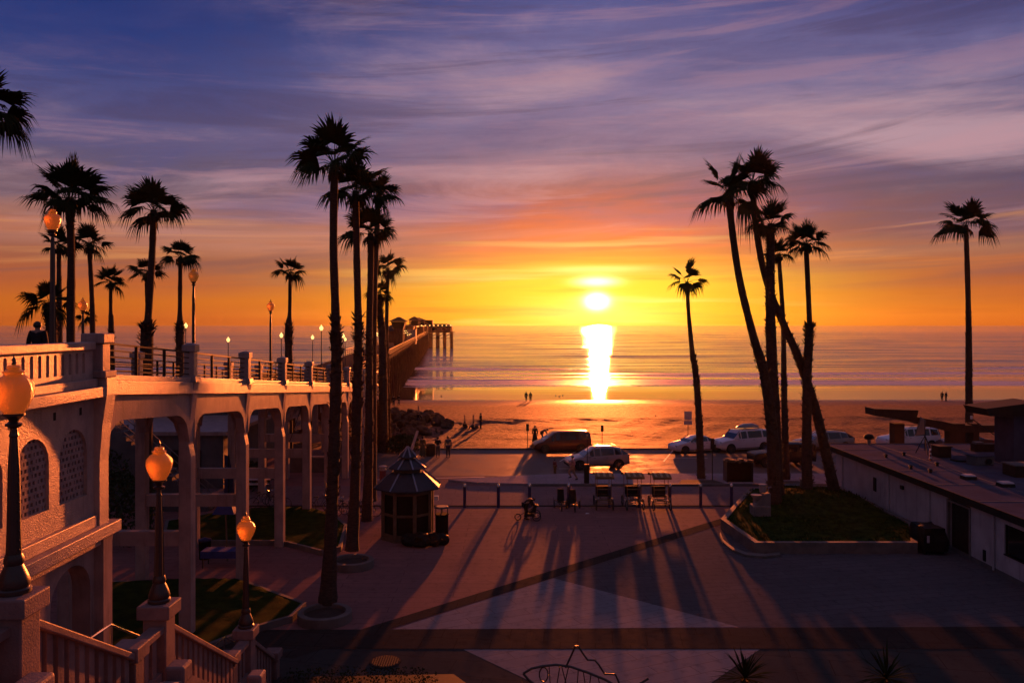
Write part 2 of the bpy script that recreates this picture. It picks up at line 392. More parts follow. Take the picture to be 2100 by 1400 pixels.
M['band'] = paving_mat('dark_paving', (.05, .042, .038), (.036, .03, .028), 1.2, 1.2, 0.1)
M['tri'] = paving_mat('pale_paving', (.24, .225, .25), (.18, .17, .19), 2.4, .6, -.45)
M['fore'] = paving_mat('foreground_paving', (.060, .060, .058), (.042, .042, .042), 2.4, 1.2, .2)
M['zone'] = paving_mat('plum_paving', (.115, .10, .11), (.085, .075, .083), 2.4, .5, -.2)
M['walk'] = paving_mat('sidewalk_concrete', (.34, .28, .31), (.25, .2, .22), 1.6, 1.6, 0.0, mc=.7)
def asphalt():
    m = bpy.data.materials.new('asphalt'); m.use_nodes = True; q = NT(m.node_tree); b = m.node_tree.nodes['Principled BSDF']
    tc = q.n('ShaderNodeTexCoord'); n = q.noise(tc.outputs['Object'], .5, 6, .7); n2 = q.noise(tc.outputs['Object'], 40, 3, .6)
    q.put(b.inputs['Base Color'], q.mix(q.sstep(n, .35, .65), (.095, .066, .058), (.14, .10, .09)))
    q.put(b.inputs['Roughness'], q.sstep(n, .35, .6, .42, .7))
    bp = q.n('ShaderNodeBump'); bp.inputs['Strength'].default_value = .3; bp.inputs['Distance'].default_value = .01
    q.put(bp.inputs['Height'], n2); q.put(b.inputs['Normal'], bp.outputs[0]); return m
M['asphalt'] = asphalt()
def sand():
    m = bpy.data.materials.new('sand'); m.use_nodes = True; q = NT(m.node_tree); b = m.node_tree.nodes['Principled BSDF']
    tc = q.n('ShaderNodeTexCoord'); x, y, z = q.sep(tc.outputs['Object'])
    mp = q.n('ShaderNodeMapping'); q.put(mp.inputs[0], tc.outputs['Object']); mp.inputs['Scale'].default_value = (.25, 1, 1)
    n = q.noise(mp.outputs[0], .25, 6, .65); n2 = q.noise(tc.outputs['Object'], 1.6, 6, .7); n3 = q.noise(mp.outputs[0], .6, 4, .6)
    wet = q.sstep(q.m('ADD', y, q.m('MULTIPLY', q.m('SUBTRACT', n, .5), 30)), 132, 156)
    dry = q.mix(q.sstep(n2, .4, .62), (.085, .04, .03), (.22, .11, .075))
    col = q.mix(wet, dry, (.12, .055, .04)); q.put(b.inputs['Base Color'], col)
    rr = q.m('ADD', q.m('MULTIPLY', wet, -.30), q.m('MULTIPLY_ADD', n3, .16, .56)); q.put(b.inputs['Roughness'], rr); q.put(b.inputs['Specular IOR Level'], q.m('MULTIPLY_ADD', wet, .2, .07))
    bp = q.n('ShaderNodeBump'); q.put(bp.inputs['Strength'], q.m('MULTIPLY_ADD', wet, -.75, .85)); bp.inputs['Distance'].default_value = .55
    q.put(bp.inputs['Height'], q.m('ADD', n2, q.m('MULTIPLY', n3, .6))); q.put(b.inputs['Normal'], bp.outputs[0]); return m
M['sand'] = sand()
def sea_mat():
    m = bpy.data.materials.new('sea_water'); m.use_nodes = True; q = NT(m.node_tree); b = m.node_tree.nodes['Principled BSDF']; t = m.node_tree
    tc = q.n('ShaderNodeTexCoord'); o = tc.outputs['Object']; x, y, z = q.sep(o)
    def mp(sx, sy):
        k = q.n('ShaderNodeMapping'); q.put(k.inputs[0], o); k.inputs['Scale'].default_value = (sx, sy, 1); return k.outputs[0]
    n1 = q.noise(mp(.009, .38), 1, 3, .55); n2 = q.noise(mp(.03, 2.4), 1, 2, .5); n0 = q.noise(mp(.003, .05), 1, 4, .6)
    calm = q.sstep(q.m('ADD', y, q.m('MULTIPLY', q.m('SUBTRACT', q.noise(mp(.02, .02), 1, 3, .5), .5), 10)), 176, 196)
    far = q.sstep(y, 300, 1500)
    bs = q.m('MULTIPLY', calm, q.m('MULTIPLY_ADD', far, .30, .62))
    bp = q.n('ShaderNodeBump'); q.put(bp.inputs['Strength'], q.m('ADD', bs, .015)); bp.inputs['Distance'].default_value = 1.0
    h = q.m('ADD', q.m('MULTIPLY', n1, .9), q.m('ADD', q.m('MULTIPLY', n2, .16), q.m('MULTIPLY', n0, 2.2)))
    q.put(bp.inputs['Height'], h)
    at = q.n('ShaderNodeAttribute', attribute_name='foam'); fo = at.outputs['Fac']
    fm = q.sstep(q.m('ADD', fo, q.m('MULTIPLY', q.m('SUBTRACT', q.noise(mp(.25, 1.2), 1, 6, .7), .5), 1.4)), .45, .75)
    q.put(b.inputs['Base Color'], q.mix(fm, (.03, .02, .028), (.62, .52, .52)))
    q.put(b.inputs['Roughness'], q.m('ADD', q.m('MULTIPLY', fm, .4), q.m('MULTIPLY_ADD', calm, .01, .03)))
    b.inputs['IOR'].default_value = 1.34; b.inputs['Specular Tint'].default_value = (1.0, .78, .76, 1)
    q.put(b.inputs['Normal'], bp.outputs[0]); return m
M['sea'] = sea_mat()

for k_, f_ in (('stucco', .35), ('plaza', .72), ('strand', .78), ('band', .9), ('tri', .85), ('fore', .92), ('zone', .88), ('walk', .8), ('asphalt', .55), ('sand', .38), ('roof', .8), ('wood', .8), ('deckwood', .9), ('rail', .6), ('stucco_s', .5), ('stucco_d', .5), ('grass', .8), ('rock', .7)): matte(k_, f_)
def build_ground():
    xs = np.array([-3000,-1000,-300,-100,0,100,300,1000,3000.]); ys = np.array([-200,-50,0,25,50,73.5])
    V, Fc = grid(xs, ys, lambda X, Y: X*0); tag(np_mesh('plaza_ground', V, Fc, M['plaza'], smooth=False), kind='structure')
    xs = np.concatenate([[-3000,-1200,-500,-250], np.arange(-150, 200, 1.1), [260,500,1200,3000]])
    ys = np.concatenate([np.arange(73.5, 120, .7), np.arange(120, 190, 2), [230,300]])
    def fz(X, Y):
        Z = np.vectorize(gz)(Y); 
        h = .10*np.sin(X*.31+1.3*np.sin(Y*.23))*np.sin(Y*.47+.8*np.sin(X*.17)) + .06*np.sin(X*1.3+Y*.9)*np.sin(Y*1.7-X*.4)
        fade = np.clip((Y-73.6)/5, 0, 1)*np.clip((118-Y)/16, 0, 1); berm = .35*np.exp(-((Y-104-4*np.sin(X*.03))/3.5)**2)
        return Z + h*fade + berm*np.clip((X+60)/30, 0, 1)*.8
    V, Fc = grid(xs, ys, fz); tag(np_mesh('beach_sand', V, Fc, M['sand']), kind='structure')
    # sea: real swell and breakers near the shore, foam where they break
    ys = np.concatenate([np.arange(150, 300, .55), np.geomspace(300, 2600, 560)[1:], np.geomspace(2600, 45000, 50)[1:]])
    xs = np.concatenate([[-45000,-12000,-4000,-1500,-700], np.arange(-340, 420, 3.2), [700,1500,4000,12000,45000]])
    X, Y = np.meshgrid(xs, ys)
    lines = [(190, .07, 1.0, .5), (198, .11, 1.3, 1.9), (212, .34, 2.0, 2.7), (226, .20, 2.2, .2), (247, .30, 3.4, 4.1), (275, .22, 4, 5.2)]
    H = np.zeros_like(X); FO = np.zeros_like(X)
    for y0, a, w, ph in lines:
        c = y0 + 3.0*np.sin(X*.013+ph) + 1.3*np.sin(X*.051+ph*2) + .5*np.sin(X*.17+ph)
        am = a*(.55+.45*np.sin(X*.021+ph*3))
        d = (Y-c)/w; H += .42*am*np.exp(-np.where(d < 0, d*1.7, d*.7)**2)
        FO += np.clip(1.5*np.exp(-((Y-c+w*1.4)/(w*1.5))**2)*np.clip(am/.24, 0, 1.1), 0, 1)
    rs = np.random.RandomState(4); W_ = np.zeros_like(X)
    for k in range(16):
        ky = 2*np.pi/rs.uniform(5, 26); kx = ky*rs.uniform(-.06, .06); W_ += rs.uniform(.4, 1)/ky*.026*np.sin(kx*X+ky*Y+1.6*np.sin(X*rs.uniform(.008, .03)+rs.uniform(0, 6))+rs.uniform(0, 6.3))*(.6+.4*np.sin(X*rs.uniform(.01, .05)+rs.uniform(0, 6)))
    H += W_*np.clip((Y-205)/60, .04, 1)*np.clip((2600-Y)/1200, 0, 1)
    FO += .75*np.exp(-((Y-(200+3*np.sin(X*.02)))/9)**2)
    V = np.stack([X, Y, -3.0+H], -1).reshape(-1, 3); nx, ny = len(xs), len(ys)
    I, J = np.meshgrid(np.arange(nx-1), np.arange(ny-1)); a = (J*nx+I).ravel(); Fc = np.stack([a, a+1, a+nx+1, a+nx], -1)
    tag(np_mesh('sea', V, Fc, M['sea'], {'foam': FO.ravel()}), kind='structure')
build_ground()
def sheet(name, pts, z, m, kind='structure'):
    b = MB(); n = len(pts); b.add([(p[0], p[1], z) for p in pts], [tuple(range(n))]); return tag(b.build(name, m), kind=kind)
GP = lambda l: [G(a, b, 0) for a, b in l]
# strand promenade, kerb, sidewalk, parking road
sheet('strand_road', [(-70, 50.55), (120, 50.55), (120, 56.8), (-70, 56.8)], .004, 'strand')
b = MB(); b.bb(-60, 110, 50.35, 50.6, -.05, .035); tag(b.build('plaza_edge_kerb', 'band'), kind='structure')
b = MB(); b.prism([(1.5, 56.8), (120, 56.8), (120, 60.9), (4, 60.9), (-1.0, 59.6), (-4.5, 58.4), (-2.5, 57.4)], -.05, .15)
tag(b.build('sidewalk', 'walk', bevel=.02), kind='structure')
b = MB(); b.bb(1.2, 120, 56.68, 56.82, -.05, .17); tag(b.build('sidewalk_kerb', 'concrete_d'), kind='structure')
sheet('parking_road', [(-14, 60.5), (130, 60.5), (130, 73.3), (-14, 73.3), (-12, 68)], .006, 'asphalt')
sheet('lane_line', [(-9.9, 59.0), (-2.0, 60.1), (-2.0, 60.25), (-9.9, 59.15)], .012, 'white_line')
for i, x in enumerate((3.8, 12.2, 20.6, 29, 37.4)):
    sheet('parking_line', [(x, 67.0), (x+.12, 67.0), (x+2.0, 72.9), (x+1.88, 72.9)], .012, 'white_line')
sheet('lane_marking', [(3.6, 63.6), (5.6, 63.6), (5.6, 63.75), (3.6, 63.75)], .012, 'white_line')
sheet('lane_marking', [(9.6, 63.9), (12.6, 63.9), (12.6, 64.05), (9.6, 64.05)], .012, 'white_line')
sheet('lane_marking', [(8.0, 69.0), (16.2, 68.6), (16.2, 68.75), (8.0, 69.15)], .012, 'white_line')
b = MB(); b.bb(-12, 130, 73.3, 73.5, -.15, .16); tag(b.build('beach_kerb', 'concrete_d'), kind='structure')
# plaza pattern
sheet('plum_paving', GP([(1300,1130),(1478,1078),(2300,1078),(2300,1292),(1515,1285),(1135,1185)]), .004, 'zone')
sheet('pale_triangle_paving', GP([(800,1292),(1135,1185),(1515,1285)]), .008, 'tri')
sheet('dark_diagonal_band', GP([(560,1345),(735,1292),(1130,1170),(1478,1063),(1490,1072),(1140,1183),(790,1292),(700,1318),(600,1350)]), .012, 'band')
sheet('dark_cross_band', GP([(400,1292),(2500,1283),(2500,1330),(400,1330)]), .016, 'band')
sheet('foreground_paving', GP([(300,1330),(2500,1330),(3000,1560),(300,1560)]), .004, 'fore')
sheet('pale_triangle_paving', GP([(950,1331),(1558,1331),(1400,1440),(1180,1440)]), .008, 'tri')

b = MB(); b.bb(-1800, 1800, -60, 2600, -9.5, 46); hz = b.build('haze', 'dark'); tag(hz, kind='stuff')
mh = bpy.data.materials.new('haze'); mh.use_nodes = True; t_ = mh.node_tree; t_.nodes.clear(); o_ = t_.nodes.new('ShaderNodeOutputMaterial'); v_ = t_.nodes.new('ShaderNodeVolumePrincipled')
v_.inputs['Color'].default_value = (.95, .80, .74, 1); v_.inputs['Density'].default_value = .000018; v_.inputs['Anisotropy'].default_value = .72; t_.links.new(v_.outputs[0], o_.inputs['Volume'])
hz.data.materials.clear(); hz.data.materials.append(mh)
# ------------------------------------------------------------------ left: promenade building, ramp viaduct, stairs
def arch_wall(mb, X, y0, y1, z0, z1, ops, depth, seg=10):
    """wall in the plane x=X facing +x between y0..y1 with arched openings ops = (ya, yb, zsill, zspring, ztop); solid of given depth toward -x"""
    d = (-depth, 0, 0); cur = y0
    for ya, yb, zs, zp, zt in ops:
        if ya > cur: mb.bb(X-depth, X, cur, ya, z0, z1)
        if zs > z0: mb.bb(X-depth, X, ya, yb, z0, zs)
        top = []; bot = []; c = (ya+yb)/2; r = (yb-ya)/2
        for k in range(seg+1):
            a = math.pi*(1-k/seg); y = c + r*math.cos(a); z = zp + (zt-zp)*math.sin(a)
            top.append((X, y, z1)); bot.append((X, y, z))
        mb.strip(top, bot, d); 
        cur = yb
    if cur < y1: mb.bb(X-depth, X, cur, y1, z0, z1)
    return mb
def promenade():
    t = thing('promenade_building', 'pink stuccoed promenade building with arched screen windows and slotted balustrade at the left edge', 'building', (-11.4, 16, 0))
    kw = dict(parent=t, world=True)
    Y0, Y1 = 5.0, 22.75
    X = -11.45
    b = MB(); arch_wall(b, X, Y0, Y1, 5.6, 9.05, [(c-.68, c+.68, 6.45, 7.6, 8.28) for c in (8.6, 10.47, 12.34, 14.21, 16.08, 17.95, 19.82, 21.65)], .32)
    b.build('wall', 'stucco', **kw)
    for c in (12.34, 14.21, 16.08, 17.95, 19.82, 21.65):
        s = MB(); x0 = X-.15
        z = 6.4; row = 0
        while z < 8.4:
            s.bb(x0, x0+.07, c-.72, c+.72, z, z+.075)
            y = c-.72 + (.0 if row % 2 else .085)
            k = 0
            while y < c+.72:
                w = .075 if (k+row) % 3 else .12
                s.bb(x0+.003, x0+.067, y, y+w, z+.075, z+.17); y += .17; k += 1
            z += .17; row += 1
        s.build('window_screen', 'stucco_s', **kw)
    b = MB(); arch_wall(b, X-.02, Y0, Y1, 0, 5.2, [(14.1, 16.3, 0, 3.9, 4.7), (17.3, 19.6, 0, 3.9, 4.7), (20.6, 22.55, 0, 3.9, 4.72)], .5, 14)
    b.build('lower_arcade', 'stucco_s', **kw)
    # cornices
    c = MB(); c.bb(-12.2, X+.36, Y0, 23.55, 5.2, 5.52); c.bb(-12.0, X+.20, Y0, 22.7, 5.0, 5.2); c.build('lower_cornice', 'stucco', bevel=.02, **kw)
    c = MB(); c.bb(-12.0, X+.14, Y0, 22.6, 5.523, 5.84); c.build('sill_band', 'stucco', bevel=.02, **kw)
    c = MB(); c.bb(-12.2, X+.34, Y0, 22.7, 9.05, 9.33); c.build('cornice', 'stucco', bevel=.02, **kw)
    c = MB(); c.bb(-12.2, X+.16, Y0, 22.6, 9.333, 9.55); c.build('ledge', 'stucco', bevel=.02, **kw)
    for y in (14.9, 16.9, 18.9, 20.75, 22.1):
        MB().lathe([(.055, -.03), (.055, .03)], seg=10).build('drain_hole', 'dark', **kw) if False else None
    for y in (15.1, 17.0, 18.9, 20.75, 22.0): MB().bb(X-.03, X+.003, y-.06, y+.06, 8.62, 8.82).build('drain_slot', 'dark', **kw)
    # balustrade: thin wall with rounded slots, top rail
    XB = X+.02
    slots = []; y = 6.0
    while y < 22.2: slots.append((y-.07, y+.07, 9.72, 10.20, 10.27)); y += .343
    b = MB(); arch_wall(b, XB, Y0, 22.6, 9.553, 10.33, slots, .16, 6); b.build('balustrade', 'stucco', **kw)
    b = MB(); b.bb(XB-.28, XB+.10, Y0, 22.6, 10.333, 10.55); b.build('top_rail', 'stucco', bevel=.03, **kw)
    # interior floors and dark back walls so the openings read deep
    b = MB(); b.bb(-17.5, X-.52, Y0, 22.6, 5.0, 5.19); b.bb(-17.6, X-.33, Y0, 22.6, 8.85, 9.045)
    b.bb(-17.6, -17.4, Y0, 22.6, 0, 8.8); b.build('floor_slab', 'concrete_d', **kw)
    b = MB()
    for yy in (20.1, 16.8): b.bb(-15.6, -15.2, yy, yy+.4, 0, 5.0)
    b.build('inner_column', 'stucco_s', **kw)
    # corner pilaster: flared, tapering nose
    prof = [(0, .0), (5.2, .0), (5.21, .10), (5.52, .10)]
    p = MB(); x1 = -11.19
    p.bb(-11.85, x1-.02, 22.75, 23.25, 0, 5.2)
    p.build('lower_pilaster', 'stucco_s', **kw)
    q = MB(); pts = [(x1-.10, 5.52), (x1-.10, 7.3), (x1-.02, 8.3), (x1+.10, 9.1), (x1+.10, 9.56)]
    vs = []
    for x, z in pts: vs += [(-11.9, 22.7, z), (x, 22.7, z), (x, 23.2, z), (-11.9, 23.2, z)]
    fs = [(3,2,1,0)] + [(4*(len(pts)-1)+i) for i in []]
    n = len(pts); F_ = [(0,3,2,1), (4*n-4, 4*n-3, 4*n-2, 4*n-1)]
    for i in range(n-1):
        for k in range(4):
            k2 = (k+1) % 4; F_.append((4*i+k, 4*i+k2, 4*i+4+k2, 4*i+4+k))
    q.add(vs, F_); q.build('pilaster', 'stucco', **kw)
    g = MB(); g.bb(-11.72, -11.24, 22.75, 23.2, 9.563, 10.5); g.bb(-11.80, -11.16, 22.66, 23.28, 10.503, 10.78); g.bb(-11.86, -11.10, 22.62, 23.30, 9.56, 9.75)
    g.build('corner_post', 'stucco_s', bevel=.03, **kw)
    # bracket below the cornice
    s = MB(); s.slab([(-11.2, 22.8, 5.2), (-11.2, 23.3, 5.2), (-11.35, 23.25, 3.9), (-11.35, 22.85, 3.9)], (-.5, 0, 0)); s.build('bracket', 'stucco_s', **kw)
promenade()

# ramp posts (depth, x)
RY = [22.95, 29.1, 35.2, 41.3, 47.4, 53.5, 59.6, 65.7, 71.8, 77.9]
RX = [-11.32, -11.20, -11.24, -11.36, -11.52, -11.66, -11.78, -11.80, -11.80, -11.9]
def rz_(y): return 9.50-.0775*(y-23)      # deck edge top
def ramp():
    t = thing('pier_ramp', 'long concrete pier ramp on tall flared columns with metal railings running down towards the pier', 'ramp', (-13.6, 50, 0))
    kw = dict(parent=t, world=True); IN = 4.6
    n = len(RY)
    deck = MB(); fa = MB(); fb = MB()
    for i in range(n-1):
        ya, yb = RY[i]+(.26 if i == 0 else 0), RY[i+1]; za, zb = rz_(ya), rz_(yb); xa, xb = RX[i], RX[i+1]
        deck.slab([(xa-.1, ya, za-.30), (xb-.1, yb, zb-.30), (xb-.1, yb, zb-.06), (xa-.1, ya, za-.06)], (-IN, 0, 0))
        fa.slab([(xa+.10, ya, za-.43), (xb+.10, yb, zb-.43), (xb+.10, yb, zb-.02), (xa+.10, ya, za-.02)], (-.32, 0, 0))
        fa.slab([(xa+.03, ya, za-.02), (xb+.03, yb, zb-.02), (xb+.03, yb, zb+.14), (xa+.03, ya, za+.14)], (-.24, 0, 0))
        fb.slab([(xa-IN, ya, za-.43), (xb-IN, yb, zb-.43), (xb-IN, yb, zb+.10), (xa-IN, ya, za+.10)], (-.3, 0, 0))
    deck.build('deck', 'concrete_d', **kw); fa.build('kerb_fascia', 'stucco', bevel=.015, **kw); fb.build('kerb_fascia', 'stucco', **kw)
    for i in range(n-1):           # haunched longitudinal beams, outer and inner
        ya, yb = RY[i]+.22, RY[i+1]-.22
        for side in (0, 1):
            top = []; bot = []; m = 22
            for k in range(m+1):
                y = ya+(yb-ya)*k/m; x = RX[i]+(RX[i+1]-RX[i])*(y-RY[i])/(RY[i+1]-RY[i]) - (IN-.45 if side else 0) - .02
                e = min(y-ya, yb-y); r = 1.0
                hz = 0 if e > r else .95*(1-math.sqrt(max(0, 1-(1-e/r)**2)))
                zt = rz_(y)-.435; top.append((x, y, zt)); bot.append((x, y, zt-.72-hz))
            MB().strip(top, bot, (-.34, 0, 0)).build('beam', 'stucco_s', **kw)
    for i in range(1, n):
        y, x = RY[i], RX[i]; zt = rz_(y)
        for side in (0, 1):
            xx = x if side == 0 else x-IN+.35
            # column with flared head, seen as a tapering nose
            sg = 1 if side == 0 else -1
            pts = [(.50, 0), (.50, zt-2.6), (.42, zt-2.2), (.46, zt-1.4), (.62, zt-.02)] if side == 0 else [(.5, 0), (.5, zt-.44)]
            vs = []
            for w, z in pts:
                xo = xx+.13 - (.62-w) if side == 0 else xx; xi = xx-.42
                vs += [(xi, y-.22, z), (xo, y-.22, z), (xo, y+.22, z), (xi, y+.22, z)]
            m = len(pts); F_ = [(0,3,2,1), (4*m-4, 4*m-3, 4*m-2, 4*m-1)]
            for k in range(m-1):
                for a in range(4):
                    a2 = (a+1) % 4; F_.append((4*k+a, 4*k+a2, 4*k+4+a2, 4*k+4+a))
            MB().add(vs, F_).build('column', 'stucco_s', bevel=.02, **kw)
        xi, xo = x-IN+.36, x-.43        # cross beam with haunches
        top = []; bot = []; m = 20
        for k in range(m+1):
            xx = xi+(xo-xi)*k/m; e = min(xx-xi, xo-xx); r = .95
            hz = 0 if e > r else .95*(1-math.sqrt(max(0, 1-(1-e/r)**2)))
            top.append((xx, y-.17, zt-.44)); bot.append((xx, y-.17, zt-1.05-hz))
        MB().strip(top, bot, (0, .34, 0)).build('cross_beam', 'stucco_s', **kw)
        if i <= 5:
            MB().bb(xi, xo, y-.16, y+.16, 3.25+.05*i, 3.75+.05*i).build('brace', 'stucco_s', **kw)
    for side in (0, 1):
        for i in range(0 if side else 1, n):
            y, x = RY[i], RX[i]-(IN if side else 0)-.1; z = rz_(y)
            g = MB(); g.box((x+.02, y, z+.55), (.36, .36, 1.0)); g.box((x+.02, y, z+1.17), (.46, .46, .24)); g.box((x+.02, y, z+1.32), (.40, .40, .06), taper=.5)
            g.box((x+.03, y, z+.10), (.56, .56, .22), taper=.85)
            g.build('guard_post', 'stucco_s', bevel=.02, **kw)
        for i in range(n-1):
            g = MB(); xa, xb = RX[i]-(IN if side else 0)-.08, RX[i+1]-(IN if side else 0)-.08; ya, yb = RY[i]+.2, RY[i+1]-.2
            for k in range(5):
                h = 1.02-k*.19; g.bar((xa, ya, rz_(ya)+h), (xb, yb, rz_(yb)+h), .07 if k == 0 else .04, .05 if k == 0 else .035)
            for k in (1, 2):
                y = ya+(yb-ya)*k/3; x = xa+(xb-xa)*k/3; g.bar((x, y, rz_(y)+.05), (x, y, rz_(y)+1.02), .05, .09)
            g.build('railing', 'rail', **kw)
ramp()

# ------------------------------------------------------------------ lamps
def lamp_parts(t, h, post='iron', sc=1.0):
    s = h-.85
    b = MB(); b.lathe([(.21, 0), (.21, .05), (.185, .07), (.20, .12), (.17, .22), (.11, .36), (.125, .40), (.115, .46), (.10, .50)], seg=20)
    b.build('base', post, t, smooth=True)
    b = MB(); b.lathe([(.098, .50), (.085, .9 if h < 4 else 1.4), (.075, s-.55), (.05, s-.12), (.062, s-.10), (.05, s-.06), (.045, s)], seg=16, flute=.14)
    for k in range(10):
        z = .56+k*(s-.9)/10; a = -.3
        b.lathe([(.004, -.012), (.016, 0), (.004, .012)], ((.093-.0028*k)*math.cos(a), (.093-.0028*k)*math.sin(a), z), 6)
    b.build('post', post, t)
    b = MB(); b.lathe([(.045, s), (.10, s+.03), (.105, s+.06), (.055, s+.08), (.06, s+.11), (.10, s+.15), (.135, s+.17), (.135, s+.195)], seg=20); b.build('collar', post, t, smooth=True)
    b = MB(); b.lathe([(.12, s+.195), (.17, s+.27), (.225, s+.40), (.248, s+.50), (.235, s+.59), (.175, s+.66), (.115, s+.70), (.115, s+.725)], seg=28); b.build('globe', 'globe', t, smooth=True)
    b = MB(); b.lathe([(.13, s+.725), (.135, s+.745), (.10, s+.76), (.075, s+.785), (.095, s+.80), (.075, s+.825), (.02, s+.835)], seg=20); b.build('cap_ring', 'globe', t, smooth=True)
    b = MB(); b.lathe([(.02, s+.83), (.035, s+.85), (.012, s+.87), (.03, s+.89), (.004, s+.95)], seg=10); b.build('finial', post, t, smooth=True)
L1 = thing('street_lamp', 'largest ornate lamp with amber acorn globe, cut by the left edge of the photo', 'street lamp', (-6.55, 10.9, 7.5), 0, 'ornate lamps on the stair pedestals')
lamp_parts(L1, 3.0)
dup(L1, (-6.81, 16.0, 5.68), 1.1, 'ornate lamp with amber globe on the middle stair pedestal, before the viaduct columns')
dup(L1, (-7.19, 22.4, 2.87), 2.3, 'ornate lamp with amber globe on the lowest stair pedestal, lowest of the stair lamps')
def ramp_lamp(px, py, Y, zb, label, group, post='iron', first=[None]):
    p = P(px, py, Y); h = p.z-zb+.42
    t = thing('street_lamp', label, 'street lamp', (p.x, Y, zb), rnd.random()*3, group); lamp_parts(t, h); return t
g = 'tall lamps along the ramp and pier approach'
ramp_lamp(108, 456, 25.6, 9.25, 'tall lamp with large amber globe rising behind the slotted balustrade at left', g)
ramp_lamp(397, 568, 40.6, 8.1, 'tall slender lamp with amber globe on the ramp behind the first railing post', g)
ramp_lamp(555, 630, 54.3, 7.0, 'tall slender lamp on the ramp, alone against the sky right of centre-left', g)
ramp_lamp(170, 628, 46, 0, 'thin lamp with small globe beside the hatless man, half behind palm fronds', g)
# pier-side small lamps
def small_lamp(px, py, Y, zb, label, w=.36):
    p = P(px, py, Y); t = thing('pier_lamp', label, 'street lamp', (p.x, Y, zb), 0, 'small lit lamps along the pier')
    h = p.z-zb
    MB().lathe([(.09, 0), (.06, .4), (.045, .45), (.035, h-.22), (.08, h-.2)], seg=8).build('post', 'iron', t)
    MB().lathe([(.07, h-.2), (w*.42, h-.08), (w*.5, h+.05), (w*.35, h+.14), (.06, h+.2), (.02, h+.32)], seg=10).build('globe', 'bulb', t, smooth=True)
    return t
for px, py, Y, lab in [(381, 668, 78, 'small lit lamp just right of the second rough palm trunk behind the ramp'), (468, 697, 84, 'small lit lamp alone above the ramp railing, below the horizon'),
        (577, 688, 80, 'small lit lamp left of the rough palm trunk above the ramp railing'), (641, 692, 92, 'small lit lamp between the rough palm trunk and the tallest palm'),
        (659, 673, 74, 'slightly taller lit lamp just left of the tallest palm trunk'), (704, 689, 96, 'small lit lamp between the two tallest palm trunks'),
        (708, 696, 108, 'tiny lit lamp right behind the lamp between the tallest palms'), (773, 686, 110, 'small lit lamp on the pier between the rough palm trunks')]:
    zb = 5.6 if Y > 76 else 5.9
    small_lamp(px, py, Y, zb, lab)

